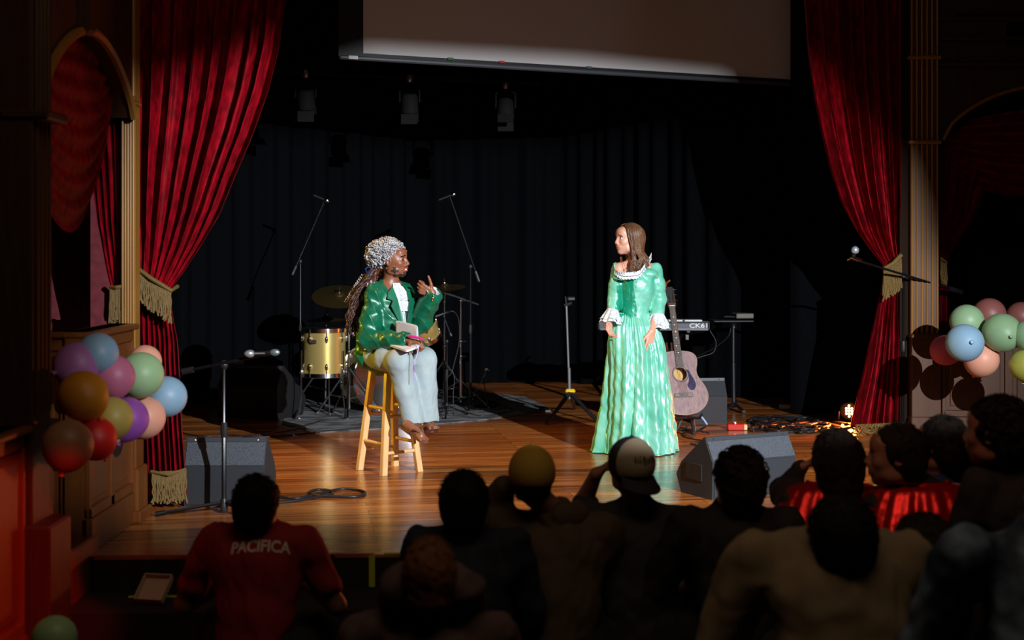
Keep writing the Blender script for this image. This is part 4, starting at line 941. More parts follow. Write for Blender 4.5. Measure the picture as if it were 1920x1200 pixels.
# --- rug --------------------------------------------------------------------
M['rug'] = mat('grey_rug', (.20, .20, .205), .95, 0, bump=(80, .5, .004), var=((.045, .045, .05), 5, .08), stretch=(1, 1.6, 1))
rp = [G(528, 796), G(600, 812), G(700, 806), G(900, 789), G(1037, 770), G(985, 745), G(880, 733), G(700, 728), G(560, 735)]
rp = [(p.x, p.y) for p in rp]; tag(MB().prism(rp, .006, (0, 0, .001), (1, 0, 0), (0, 1, 0)).build('rug', M['rug'], None, False), 'grey patterned rug under the drum kit', 'rug')
# --- drums ------------------------------------------------------------------
M['golddrum'] = mat('gold_drum_wrap', (.62, .48, .17), .30, .55, var=((.52, .38, .11), 3, .3)); M['head'] = mat('drum_head', (.10, .10, .10), .35)
M['cymbal'] = mat('bronze_cymbal', (.22, .15, .055), .32, .9, bump=(200, .1, .001))
def drum(name, c, axis, r, L, label, lugs=8, hm=None):
    t = empty(name, Vector(c)-Vector((0, 0, r if abs(axis.z) < .5 else L/2)), label, 'drum'); rt = frame_from(axis); c = Vector(c)
    MB().lathe([(r*.98, -L/2), (r, -L/2+.004), (r, L/2-.004), (r*.98, L/2)], c, rt, 48).build('shell', M['golddrum'], t)
    for s_ in (-1, 1):
        MB().lathe([(r+.001, L/2-.030), (r+.010, L/2-.030), (r+.013, L/2+.004), (r+.006, L/2+.008), (r*.985, L/2+.004)] if s_ > 0 else [(r*.985, -L/2-.004), (r+.006, -L/2-.008), (r+.013, -L/2-.004), (r+.010, -L/2+.030), (r+.001, -L/2+.030)], c, rt, 48).build('hoop', M['chrome'], t)
        MB().lathe([(r*.985, L/2+.001), (.001, L/2+.002)] if s_ > 0 else [(.001, -L/2-.002), (r*.985, -L/2-.001)], c, rt, 40).build('drum_head', hm or M['head'], t)
    for k in range(lugs):
        a = 6.283*(k+.3)/lugs
        for s_ in (-1, 1):
            p = c+rt@Vector((math.cos(a)*(r+.010), math.sin(a)*(r+.010), s_*(L/2-.085 if L > .25 else L/4)))
            MB().ball(p, (.012, .012, .030), rt, 10, 6).cyl(p, c+rt@Vector((math.cos(a)*(r+.012), math.sin(a)*(r+.012), s_*(L/2))), .0035, n=6).build('lug', M['chrome'], t)
    return t
def stand_legs(mb, c, h, r, n=3, a0=0, rad=.010, brace=True):
    for k in range(n):
        a = a0+6.283*k/n; e = Vector(c)+Vector((math.cos(a)*r, math.sin(a)*r, .012)); mb.append(MB().tube([Vector(c)+Vector((0, 0, h)), lerp(Vector(c)+Vector((0, 0, h)), e, .9), e], rad, 6).cyl(Vector(c)+Vector((0, 0, h*.35)), lerp(Vector(c)+Vector((0, 0, h)), e, .6), rad*.6, n=6))
        mb[-1].ball(e, (.018, .018, .012), n=8, m=5)
Dd = 12.6
ft_ = drum('floor_tom', W(608, 660, 12.0), Vector((0, 0, 1)), .178, .40, 'gold floor tom drum with chrome hoops at the left of the drum kit', 8)
for k in range(3):
    a = [3.6, 5.75, 1.5][k]; c0 = W(608, 660, 12.0); x = c0+Vector((math.cos(a)*.20, math.sin(a)*.20, .02)); fl_ = Vector((x.x+math.cos(a)*.02, x.y+math.sin(a)*.02, .012))
    MB().tube([x, Vector((x.x, x.y, .22)), fl_+Vector((0, 0, .05)), fl_+Vector((-.03*(k == 0), -.03, 0))], .007, 6).ball(fl_, .016, n=8, m=5).ball(x-Vector((0, 0, .18)), (.02, .02, .03), n=8, m=5).build('leg', M['chrome'], ft_)
MB().box(W(588, 641, 11.81), (.045, .006, .03), 0, .008).build('badge', M['black'], ft_)
bd = drum('bass_drum', (W(706, 722, 12.5).x, 12.6, .30), Vector((.42, -.90, 0)), .285, .40, 'large gold bass drum on the rug behind the stool', 10, mat('black_drum_head', (.012, .012, .014), .22))
for s_ in (-1, 1): MB().tube([Vector((W(706, 0, 12.5).x, 12.6, .25))+Vector((s_*.27, -.1, 0)), (W(706, 0, 12.5).x+s_*.36, 12.25, .015)], .008, 6).build('spur', M['chrome'], bd)
drum('snare_drum', W(700, 620, 12.35), Vector((.05, -.1, 1)), .165, .14, 'snare drum partly hidden behind the seated person', 8)
tilt = Vector((-.50, -.30, 1)).normalized()
drum('rack_tom', W(792, 616, 12.0), Vector((-.30, -.55, 1)), .13, .19, 'small gold tom drum tilted beside the raised arm of the seated person', 6)
def cymbal_stand(px, pybase, D, pytop, rc, tilt, label, px_c=None, ry=0):
    b = Vector(((px-960)*D/F, D, 0)); t = empty('cymbal_stand', b, label, 'cymbal'); top = W(px, pytop, D); c = W(px_c or px, pytop, D)
    rt = frame_from(Vector(tilt))
    MB().lathe([(rc, 0), (rc*.6, .012), (rc*.22, .022), (rc*.19, .030), (rc*.10, .042), (.008, .044), (.008, .040), (rc*.09, .038), (rc*.18, .026), (rc*.21, .019), (rc*.6, .009), (rc, -.002)], c, rt, 48).build('cymbal', M['cymbal'], t)
    MB().cyl(c+rt@Vector((0, 0, -.03)), c+rt@Vector((0, 0, .09)), .005, n=8).lathe([(.018, .045), (.020, .055), (.012, .062)], c, rt, 12).build('wing_nut', M['chrome'], t)
    mid = b+Vector((0, 0, .55)); MB().tube([b+Vector((0, 0, .06)), mid, Vector((b.x, b.y, c.z-.12)), c+rt@Vector((0, 0, -.03))], [.013, .011, .009, .006], 8).ball(mid, (.02, .02, .025), n=8, m=6).ball(Vector((b.x, b.y, c.z-.12)), .018, n=8, m=6).build('pole', M['chrome'], t)
    L = []; stand_legs(L, b, .42, .32, 3, .6)
    for m_ in L: m_.build('leg', M['chrome'], t)
cymbal_stand(654, 790, 12.2, 556, .235, (.05, -.42, 1), 'large bronze cymbal on a chrome stand left of the seated person', 636)
cymbal_stand(833, 760, 12.9, 540, .20, (-.08, -.12, 1), 'small bronze cymbal right of the raised hand', 834)
cymbal_stand(610, 760, 13.0, 600, .17, (.0, -.05, 1), 'hi hat cymbal in the dark behind the floor tom', 612)
# straight chrome boom stand with tripod
t = empty('boom_stand', G(864, 762), 'chrome boom stand with tripod legs on the rug right of the seated person', 'stand'); b = G(864, 762); D = b.y
MB().tube([b+Vector((0, 0, .04)), W(864, 668, D), W(864, 660, D), W(864, 562, D)], [.013, .013, .010, .010], 10).build('pole', M['chrome'], t)
for y in (668, 640, 564): MB().ball(W(864, y, D), (.018, .022, .018), n=10, m=6).cyl(W(864, y, D), W(875, y-1, D-.02), .006, n=6).build('clamp', M['chrome'], t)
MB().tube([W(829, 547, D-.05), W(864, 559, D-.03), W(897, 571, D)], .009, 8).build('boom_arm', M['chrome'], t)
MB().ball(W(829, 547, D-.05), .022, n=10, m=6).build('clip', mat('clip_brown', (.25, .10, .07), .4, .4), t)
L = []; stand_legs(L, b, .24, .38, 3, 3.4, .008)
for m_ in L: m_.build('leg', M['chrome'], t)
# kick pedal things and low hardware
t = empty('drum_pedal', G(905, 765), 'black foot pedal with chrome rods lying on the rug right of the drum kit', 'pedal'); b = G(905, 765)
MB().box(b+Vector((0, 0, .03)), (.10, .30, .02), R(40), .006).build('footboard', M['blackmetal'], t)
MB().tube([b+Vector((.05, .05, .02)), b+Vector((.0, .1, .26)), b+Vector((-.12, .13, .02))], .007, 6).build('frame', M['chrome'], t)
MB().cyl(b+Vector((0, .1, .26)), b+Vector((.04, .0, .34)), .004, n=6).ball(b+Vector((.04, 0, .35)), .025, n=10, m=6).build('beater', M['chrome'], t)
# thin mic stands with booms
def mic(mb_parent, p, d, name='microphone', L=.15, r=.012, hm=None):
    d = Vector(d).normalized(); rt = frame_from(d)
    o = MB().lathe([(r*.55, -L), (r*.8, -L*.98), (r, -L*.1), (r*1.15, 0)], p, rt, 14).build(name, M['black'], mb_parent)
    MB().lathe([(r*1.2, 0), (r*1.75, .008), (r*1.9, .024), (r*1.5, .040), (r*.7, .049), (.001, .052)], p, rt, 16).build('mic_grille', hm or M['chrome'], o)
def boom_mic_stand(base, top, tail, tip, label, r=.009, legs=.34, name='microphone_stand', round_base=False, m=None, micd=None, a0=.5, leg_h=.10):
    m = m or M['blackmetal']; base = Vector(base); t = empty(name, base, label, 'microphone stand')
    MB().tube([base+Vector((0, 0, .03)), lerp(base, top, .55), lerp(base, top, .56), top], [r*1.25, r*1.25, r*.85, r*.85], 8).build('pole', m, t)
    MB().lathe([(r*1.6, -.03), (r*1.9, 0), (r*1.6, .05)], lerp(base, top, .55), None, 10).build('height_clutch', M['black'], t)
    MB().ball(top, (r*2.2, r*2.0, r*2.6), n=10, m=6).build('boom_joint', M['black'], t)
    MB().cyl(tail, tip, r*.75, n=8).build('boom_arm', m, t)
    MB().cyl(tail, lerp(Vector(tail), Vector(tip), .12), r*1.7, n=10).build('counterweight', M['black'], t)
    if round_base: MB().lathe([(.14, 0), (.14, .012), (.05, .03), (.015, .045)], base, None, 24).build('base', M['black'], t)
    else:
        for k in range(3):
            a = a0+k*2.094; e = base+Vector((math.cos(a)*legs, math.sin(a)*legs, .014)); MB().tube([base+Vector((0, 0, leg_h)), e], r*.95, 6).cyl(lerp(base+Vector((0, 0, leg_h)), e, .86), e, r*1.35, n=8).build('leg', m, t)
        MB().lathe([(r*2, 0), (r*2.2, .05), (r*1.5, .07)], base+Vector((0, 0, leg_h-.05)), None, 10).build('leg_collar', M['black'], t)
    return t
b = G(420, 962); D = b.y
t = boom_mic_stand(b, W(420, 684, D), W(342, 697, D+.02), W(512, 661, D-.06), 'black microphone stand with a horizontal boom in front of the left stage monitor', .0105, .36, a0=3.45, leg_h=.06)
cl = MB().tube([W(512, 661, D-.06), W(520, 660, D-.06)], .012, 8).build('mic_clip', M['black'], t)
tm = tag(empty('microphone', W(516, 662, D-.08)), 'pair of small microphones clipped at the end of the left boom', 'microphone')
mic(tm, W(508, 661, D-.08), (1, -.25, .05), 'mic_body', .12, .010, mat('mic_mesh', (.32, .40, .42), .35, .7))
mic(tm, W(476, 663, D-.09), (-1, -.3, 0), 'mic_body', .06, .011, mat('mic_mesh2', (.55, .57, .60), .3, .7))
b = G(1691, 806); D = b.y-.3; b = Vector(((1692-960)*D/F, D, 0))
t = boom_mic_stand(b, W(1694, 518, D), W(1803, 548, D+.1), W(1596, 485, D-.35), 'black microphone stand with a long boom in front of the right red curtain', .012, .14, round_base=True)
tm = tag(empty('microphone', W(1604, 466, D-.38)), 'silver grilled microphone at the tip of the right boom', 'microphone')
mic(tm, W(1602, 474, D-.36), (.15, -.4, 1), 'mic_body', .05, .016, mat('mic_mesh3', (.50, .56, .62), .35, .6)); MB().tube([W(1590, 487, D-.33), W(1597, 482, D-.36), W(1615, 488, D-.33)], .012, 8).build('mic_clip', M['chrome'], t)
boom_mic_stand(Vector((W(563, 0, 12.3).x, 12.3, 0)), W(563, 490, 12.3), W(548, 515, 12.3), W(608, 378, 12.3), 'thin dark overhead microphone stand left of the drum kit', .008, .3)
boom_mic_stand(Vector((W(882, 0, 12.8).x, 12.8, 0)), W(882, 500, 12.8), W(898, 528, 12.8), W(843, 368, 12.8), 'thin dark overhead microphone stand right of the drum kit', .009, .3)
tm = tag(empty('microphone', W(608, 374, 12.25)), 'small dark overhead microphone at the tip of the left drum boom', 'microphone'); mic(tm, W(608, 374, 12.25), (.9, 0, -.35), 'mic_body', .10, .010)
tm = tag(empty('microphone', W(850, 364, 12.75)), 'small dark overhead microphone at the tip of the right drum boom', 'microphone'); mic(tm, W(846, 366, 12.75), (.9, 0, .35), 'mic_body', .12, .010)
t = boom_mic_stand(Vector((W(838, 0, 12.1).x, 12.1, 0)), W(838, 640, 12.1), W(846, 630, 12.1), W(830, 588, 12.1), 'short dark microphone stand beside the small gold tom', .007, .2)
tm = tag(empty('microphone', W(820, 592, 12.05)), 'slim grey microphone pointing at the small gold tom', 'microphone'); mic(tm, W(815, 594, 12.05), (-1, -.1, -.35), 'mic_body', .12, .012)
cable('microphone_cable', [W(836, 587, 12.05), W(850, 584, 12.05), W(860, 600, 12.08), W(861, 640, 12.1), W(852, 680, 12.1), W(846, 700, 12.1), W(838, 706, 12.1), W(838, 694, 12.1), W(848, 696, 12.1), W(852, 712, 12.1), W(850, 735, 12.1), Vector((W(850, 0, 12.1).x, 12.1, .02))], 'thin microphone cable hanging beside the chrome boom stand', .005)
# --- tripod stand with yellow hub ------------------------------------------------
b = G(1068, 783); D = b.y; t = empty('tripod_stand', b, 'slim grey tripod stand with yellow hub left of the gown', 'stand')
MB().tube([b+Vector((0, 0, .16)), W(1067, 690, D), W(1066, 689, D), W(1062, 572, D)], [.014, .014, .010, .010], 10).build('pole', mat('grey_tube', (.22, .23, .24), .35, .6), t)
MB().box(W(1069, 733, D), (.085, .07, .035), 0, .012).build('hub', mat('yellow_plastic', (.80, .50, .01), .4), t)
for e in (G(1024, 797), G(1120, 792), G(1078, 768)): MB().tube([W(1069, 735, D), lerp(W(1069, 735, D), e, .5), e+Vector((0, 0, .015))], [.020, .016, .017], 8).build('leg', M['black'], t)
MB().tube([W(1058, 573, D), W(1064, 571, D), W(1072, 568, D)], .014, 8).box(W(1070, 560, D), (.07, .05, .035), R(15), .008).cyl(W(1062, 575, D), W(1060, 556, D), .008, n=8).build('top_cradle', M['black'], t)
# --- guitar on its stand -------------------------------------------------------
def guitar():
    D = 10.95; t = empty('acoustic_guitar', W(1290, 782, D), 'weathered pale acoustic guitar standing on a floor stand right of the gown', 'guitar')
    # local frame: long axis leans back and left
    bot = W(1286, 778, D-.02); top = W(1253, 532, D+.34); ax = (top-bot).normalized(); nn = Vector((.22, -1, .30)); nn = (nn-ax*nn.dot(ax)).normalized(); ux = nn.cross(ax)*-1
    ux = ax.cross(nn); 
    if ux.x < 0: ux = -ux
    sc_ = (top-bot).length/1.03
    prof = [(0, 0), (.01, .07), (.03, .120), (.07, .165), (.12, .190), (.17, .192), (.22, .175), (.27, .145), (.31, .128), (.35, .128), (.39, .140), (.43, .142), (.46, .130), (.48, .100), (.49, .05), (.492, 0)]
    half = spline([(r_, z, 0) for z, r_ in prof], 3); out = [(p.x, p.y) for p in half]; out = out+[(-x, y) for x, y in out[::-1][1:-1]]
    P = lambda x, y, o=0: bot+ux*x*sc_+ax*y*sc_+nn*o
    m_w = mat('weathered_top', (.33, .20, .19), .36, 0, bump=(40, .1, .002), var=((.17, .115, .13), 5, .2), stretch=(14, 14, .7))
    n = len(out)
    V = [P(x, y, -.105) for x, y in out]+[P(x, y, 0) for x, y in out]
    MB().add(V, [tuple(range(n-1, -1, -1)) if (ux.cross(ax)).dot(nn) > 0 else tuple(range(n))]+[(i, (i+1) % n, n+(i+1) % n, n+i) for i in range(n)]).build('body_sides', mat('mahogany', (.16, .05, .03), .35), t, True)
    # top with a sound hole: ring bridged to outline
    hc = (0, .315); hr = .051; m_ = 48; ang = [math.atan2(y-hc[1], x-hc[0]) for x, y in out]
    hole = [(hc[0]+hr*math.cos(a), hc[1]+hr*math.sin(a)) for a in ang]
    MB().add([P(x, y, .001) for x, y in out]+[P(x, y, .001) for x, y in hole]+[P(x, y, -.004) for x, y in hole], [(i, (i+1) % n, n+(i+1) % n, n+i) for i in range(n)]+[(n+i, n+(i+1) % n, 2*n+(i+1) % n, 2*n+i) for i in range(n)]).build('soundboard', m_w, t, False)
    MB().tube([P(x*1.004, y*1.0, 0) for x, y in out], .0032, 5, closed=True).build('binding', mat('cream_binding', (.38, .28, .22), .4), t)
    MB().tube([P(hc[0]+.062*math.cos(a), hc[1]+.062*math.sin(a), .002) for a in [k*.262 for k in range(24)]], .003, 4, closed=True, flat=.4).build('rosette', mat('rosette_dark', (.08, .06, .06), .4), t)
    MB().add([P(hc[0]+.09*math.cos(a), hc[1]+.09*math.sin(a), -.085) for a in [k*.393 for k in range(16)]], [tuple(range(16))]).build('inner_back', mat('inner_wood', (.65, .40, .12), .6), t, False)
    pg = spline([(.045, .36, 0), (.068, .352, 0), (.088, .31, 0), (.108, .265, 0), (.112, .225, 0), (.090, .195, 0), (.062, .20, 0), (.045, .235, 0), (.060, .262, 0), (.064, .30, 0), (.058, .335, 0)], 4)
    pgp = [(p.x, p.y) for p in pg]; MB().prism(pgp, .003, P(0, 0, .0015), ux*sc_, ax*sc_).build('pickguard', mat('navy_tortoise', (.012, .012, .045), .25, var=((.05, .04, .09), 60, .2)), t, False)
    MB().box(P(0, .150, .008), (.150, .032, .014), Matrix((ux, ax, nn)).transposed(), .005).build('bridge', mat('pale_bridge', (.16, .14, .13), .5), t)
    for k in range(6): MB().ball(P(-.030+k*.012, .147, .017), .004, n=6, m=4).build('bridge_pin', M['black'], t)
    # neck, headstock, strings
    NM = mat('fretboard', (.10, .085, .08), .45); mb = MB(); q = Matrix((ux, ax, nn)).transposed()
    mb.add([P(-.028, .375, .004), P(.028, .375, .004), P(.022, .845, .010), P(-.022, .845, .010), P(-.028, .375, .011), P(.028, .375, .011), P(.022, .845, .018), P(-.022, .845, .018)], [(3, 2, 1, 0), (4, 5, 6, 7), (0, 1, 5, 4), (1, 2, 6, 5), (2, 3, 7, 6), (3, 0, 4, 7)])
    nk = mb.build('fretboard', NM, t, False)
    MB().tube([P(0, .47, -.012), P(0, .60, -.008), P(0, .84, -.004)], [.024, .021, .020], 10, flat=.9).build('neck', mat('neck_wood', (.12, .05, .03), .4), t)
    mb = MB(); 
    for k in range(1, 17):
        y = .845-.65*(1-2**(-k/12)); 
        if y > .385: mb.cyl(P(-.026, y, .016), P(.026, y, .016), .0012, n=4)
    mb.build('frets', M['chrome'], nk)
    mb = MB()
    for k in (3, 5, 7, 9, 12, 15):
        y = .845-.65*(1-2**(-(k-.5)/12)); mb.ball(P(0 if k != 12 else -.008, y, .017), (.0045, .0045, .001), q, 8, 4)
    mb.build('inlays', mat('pearl', (.8, .8, .75), .3), nk)
    MB().box(P(0, .848, .016), (.046, .007, .010), q).build('nut', mat('bone', (.75, .70, .6), .4), t)
    MB().prism([(-.022, .85), (.022, .85), (.036, .88), (.033, 1.02), (.018, 1.035), (-.018, 1.035), (-.033, 1.02), (-.036, .88)], .016, P(0, 0, .0), ux*sc_, ax*sc_).build('headstock', mat('head_black', (.02, .018, .018), .3), t, False)
    for k in range(3):
        for s_ in (-1, 1):
            y = .895+k*.043; MB().cyl(P(s_*.022, y, .012), P(s_*.022, y, .024), .006, n=8).cyl(P(s_*.030, y, .006), P(s_*.048, y, .006), .003, n=6).ball(P(s_*.052, y, .006), (.007, .010, .006), n=8, m=5).build('tuning_peg', M['chrome'], t)
    mb = MB()
    for k in range(6):
        x0 = (-.030+k*.012); x1 = (-.018+k*.0072); mb.tube([P(x0, .150, .018), P(x1, .848, .021), P((-1 if k < 3 else 1)*.022, .895+(k % 3)*.043 if k < 3 else .895+(2-k % 3)*.043, .018)], .0008, 4)
    mb.build('strings', M['chrome'], t)
    MB().tube([P(-.03, .86, .02), P(.0, .865, .024), P(.03, .86, .02)], .006, 6).tube([P(-.03, 1.0, .018), P(-.02, 1.03, .02), P(.01, 1.05, .02)], .008, 6).build('capo', mat('copper_capo', (.35, .10, .03), .3, .6), t)
    # stand
    s_ = empty('guitar_stand', Vector((bot.x, bot.y, 0)), 'black folding guitar stand with tubular feet under the pale guitar', 'stand'); g0 = Vector((bot.x+.02, bot.y-.02, 0))
    MB().tube([W(1262, 780, D-.12), W(1268, 785, D-.08), W(1290, 783, D), W(1312, 784, D-.08), W(1316, 777, D-.12)], .011, 8).build('cradle', M['black'], s_)
    MB().tube([W(1298, 784, D), W(1300, 800, D), W(1302, 815, D-.02)], .016, 8).tube([W(1278, 784, D+.02), W(1272, 800, D), W(1268, 806, D)], .012, 8).build('upright', M['black'], s_)
    for a, b_ in (((1276, 803), (1328, 813)), ((1302, 816), (1268, 806)), ((1302, 812), (1322, 800))): p, q_ = G(*a, .02), G(*b_, .02); MB().tube([p, q_], .012, 8).build('foot_tube', M['chrome'], s_)
    MB().tube([W(1314, 780, D-.1), W(1320, 787, D-.1), W(1326, 796, D-.1)], .007, 6).build('lock_strap', mat('pale_blue_plastic', (.35, .45, .75), .4), s_)
guitar()
# --- keyboard and laptop stand ------------------------------------------------
def text_obj(name, body, size, m, parent, origin, ux, uy, ext=.001, bold=0):
    cu = bpy.data.curves.new('t', 'FONT'); cu.body = body; cu.size = size; cu.extrude = ext; cu.offset = bold; cu.align_x = 'CENTER'; cu.align_y = 'CENTER'
    to = bpy.data.objects.new('t', cu); COL.objects.link(to); dg = bpy.context.evaluated_depsgraph_get(); me = to.evaluated_get(dg).to_mesh()
    V = [v.co.copy() for v in me.vertices]; Fc = [tuple(p.vertices) for p in me.polygons]; to.to_mesh_clear() if False else None
    bpy.data.objects.remove(to); ux = Vector(ux).normalized(); uy = Vector(uy).normalized(); nn = ux.cross(uy)
    W_ = [Vector(origin)+ux*v.x+uy*v.y+nn*v.z for v in V]
    return W_, Fc
D = 12.3; t = empty('keyboard_piano', W(1228, 625, D), 'grey electronic keyboard with its name on the back, on a stand behind the guitar', 'keyboard')
kA, kB = W(1123, 613, D+.05), W(1330, 611, D); u = (kB-kA).normalized(); kc = (kA+kB)/2; ka = math.atan2(u.y, u.x); kl = (kB-kA).length
MB().box(kc+Vector((0, .14, .0)), (kl, .28, .075), ka, .012).build('case', mat('keyboard_grey', (.065, .07, .078), .4, .2), t)
MB().box(kc+Vector((0, .20, .04)), (kl-.08, .12, .02), ka, .003).build('key_bed', mat('ivory_keys', (.7, .7, .68), .35), t)
for k in range(5): MB().cyl(kc+u*(-.3+k*.14)+Vector((0, .03, .037)), kc+u*(-.3+k*.14)+Vector((0, .03, .052)), .010, n=10).build('knob', M['black'], t)
MB().box(kc+Vector((0, -.003, -.024)), (kl-.02, .008, .02), ka, .002).build('back_strip', mat('strip_grey', (.15, .16, .18), .35, .3), t)
tc_ = lerp(kA, kB, .900)+Vector((0, -.008, .004))
V, Fc = text_obj('t', 'CK61', .070, None, None, (0, 0, 0), (1, 0, 0), (0, 1, 0), .001, .0015)
xs_ = [v.x for v in V]; ys_ = [v.y for v in V]; mx_, my_ = (min(xs_)+max(xs_))/2, (min(ys_)+max(ys_))/2; kx, ky = .155/(max(xs_)-min(xs_)), .040/(max(ys_)-min(ys_))
link_mesh('lettering', [tuple(tc_+u*((v.x-mx_)*kx)+Vector((0, -v.z, (v.y-my_)*ky))) for v in V], [f[::-1] for f in Fc], mat('letter_white', (.62, .65, .68), .5), t, False)
MB().tube([tc_+u*x+Vector((0, .001, z)) for x, z in ((-.093, -.032), (.088, -.032), (.093, -.027), (.093, .027), (.088, .032), (-.093, .032))], .0014, 4).build('lettering_frame', mat('letter_grey', (.22, .24, .26), .5), t)
s_ = empty('keyboard_stand', Vector((kc.x, kc.y+.14, 0)), 'black keyboard stand with chrome braces behind the guitar', 'stand')
for x in (-.30, .30):
    MB().cyl(kc+u*x+Vector((0, .02, -.045)), kc+u*x+Vector((0, .30, -.045)), .015, n=8).build('rest_arm', M['black'], s_)
    MB().tube([kc+u*x+Vector((0, .14, -.05)), Vector((kc.x, kc.y, 0))+u*(-x)+Vector((0, .14, .03))], .016, 8).build('cross_leg', M['blackmetal'], s_)
    MB().cyl(Vector((kc.x, kc.y, .018))+u*x+Vector((0, -.05, 0)), Vector((kc.x, kc.y, .018))+u*x+Vector((0, .33, 0)), .016, n=8).build('foot', M['black'], s_)
MB().box(W(1288, 632, D+.05), (.03, .06, .05), 0, .004).build('bracket', M['chrome'], s_)
for x in (1250, 1259): MB().tube([W(x, 642, D), W(x+2, 660, D)], .012, 8).build('brace_tube', M['chrome'], s_)
b = G(1376, 768); D = b.y; t = empty('pole_stand', b, 'black pole stand with a flat tray right of the keyboard', 'stand')
MB().tube([b+Vector((0, 0, .02)), W(1375, 680, D), W(1375, 679, D), W(1375, 606, D)], [.017, .017, .013, .013], 10).build('pole', mat('dark_tube', (.02, .022, .025), .35, .5), t)
MB().box(W(1372, 602, D)+Vector((0, .1, 0)), (.36, .30, .014), R(5), .004).build('tray', M['black'], t)
MB().lathe([(.035, 0), (.03, .03), (.015, .05)], W(1375, 608, D)-Vector((0, 0, .03)), None, 12).build('tray_socket', M['blackmetal'], t)
for e in (G(1395, 776), G(1362, 772), G(1380, 758)): MB().tube([b+Vector((0, 0, .06)), e+Vector((0, 0, .02))], .02, 6, flat=.6).build('foot', M['black'], t)
t = empty('sound_module', W(1395, 597, D), 'small grey electronic box lying on the flat tray of the pole stand', 'electronic device')
MB().box(W(1395, 593, D)+Vector((0, .08, .002)), (.16, .16, .045), R(8), .006).build('case', mat('grey_box', (.11, .10, .08), .5), t)
MB().box(W(1372, 594, D)+Vector((0, .10, -.002)), (.10, .12, .012), R(-12), .003).build('pedal_plate', M['black'], t)
cable('hanging_cable', [W(1330, 618, 12.2), W(1342, 640, 12.2), W(1338, 660, 12.2), W(1318, 668, 12.2), W(1300, 674, 12.2)], 'thin cable looping down from the keyboard', .005)
cable('hanging_cable', [W(1371, 606, D), W(1366, 630, D), W(1340, 652, D+.05), W(1320, 662, D+.1), W(1300, 672, D+.15)], 'thin cable hanging from the tray of the pole stand', .004)
# --- cables, power strip, pedal, floor lamp --------------------------------------
coil = []
for x, y in ((522, 932), (560, 934), (600, 925), (640, 917), (672, 919), (685, 925), (668, 931), (630, 931), (590, 929), (580, 923), (597, 918), (618, 920), (622, 926), (600, 931), (560, 938), (500, 945), (470, 950)): coil.append(G(x, y, .008))
cable('cable_coil', coil, 'black cable coiled on the floor at the front of the stage', .0085)
cable('floor_cable', floor_pts([(340, 823), (400, 822), (460, 818), (530, 808), (560, 802), (600, 790)]), 'black cable running along the floor behind the left monitor', .008)
cable('floor_cable', floor_pts([(340, 812), (380, 818), (430, 816), (480, 820), (560, 814), (640, 806), (700, 800)]), 'black cable crossing the floor from the left curtain toward the rug', .007)
cable('floor_cable', floor_pts([(930, 757), (960, 771), (900, 780), (860, 770), (820, 775), (790, 795)]), 'black cable lying across the right half of the rug', .008)
cable('floor_cable', floor_pts([(1288, 800), (1282, 818), (1340, 828), (1400, 826), (1450, 822)]), 'thin black cable curling in front of the guitar stand', .006)
cable('floor_cable', floor_pts([(1405, 803), (1430, 806), (1440, 815), (1380, 818), (1330, 826), (1296, 832), (1340, 838), (1380, 836)]), 'black cable snaking from the red pedal box toward the monitor', .006)
cable('floor_cable', floor_pts([(1380, 752), (1410, 758), (1450, 763), (1480, 765)]), 'cable running to the power strip at the rear', .008)
cable('floor_cable', floor_pts([(1250, 796), (1310, 797), (1365, 798), (1400, 794), (1440, 790), (1470, 796)]), 'dark cable passing behind the red pedal box', .007)
rs = random.Random(21)
cs = [((1470, 788), 60, 9), ((1500, 795), 55, 10), ((1450, 792), 45, 7), ((1530, 800), 48, 8), ((1490, 803), 60, 7), ((1560, 797), 40, 6)]
heap = MB()
for c_, rx, ry in cs:
    pts = []
    for k in range(34):
        a = k*.42+rs.random(); q = 1+.12*math.sin(k*.9); pts.append(G(c_[0]+rx*q*math.cos(a), c_[1]+ry*q*math.sin(a), .008+.006*(k % 3)))
    heap.tube(spline(pts, 6), .0085, 6)
o = tag(heap.build('cable_heap', M['black'], None, True), 'tangled heap of black cables on the stage left of the glowing floor lamp', 'cables', kind='stuff')
t = empty('power_strip', G(1484, 768), 'white power strip with plugs on the floor at the rear right', 'power strip'); b = G(1484, 768)
MB().box(b+Vector((0, 0, .025)), (.22, .06, .045), R(-8), .008).build('strip_body', mat('strip_white', (.30, .27, .21), .5), t)
for k in range(3): MB().box(b+Vector((-.07+k*.06, 0, .055)), (.035, .035, .03), R(-8), .006).build('plug', M['black'], t)
tag(MB().box(G(940, 716)+Vector((0, .1, .02)), (.14, .08, .04), 0, .008).build('small_box', mat('beige_box', (.35, .28, .22), .6)), 'small pale box against the backdrop right of the drums', 'box')
t = empty('effects_pedal', G(1383, 806), 'small red effects pedal box on the floor right of the guitar', 'pedal'); b = G(1383, 806)
MB().box(b+Vector((-.015, 0, .026)), (.13, .09, .05), R(-4), .006).build('pedal_case', mat('red_enamel', (.55, .02, .01), .35), t)
MB().box(b+Vector((.055, -.005, .024)), (.035, .08, .042), R(-4), .004).build('plug_end', mat('cream_plug', (.75, .58, .28), .4), t)
MB().cyl(b+Vector((-.02, -.01, .05)), b+Vector((-.02, -.01, .065)), .012, n=10).build('switch', M['chrome'], t)
cable('jack_cable', [b+Vector((.075, -.01, .03)), b+Vector((.11, -.02, .03)), G(1412, 808, .008), G(1430, 806, .008)], 'short cable plugged into the red pedal box', .008)
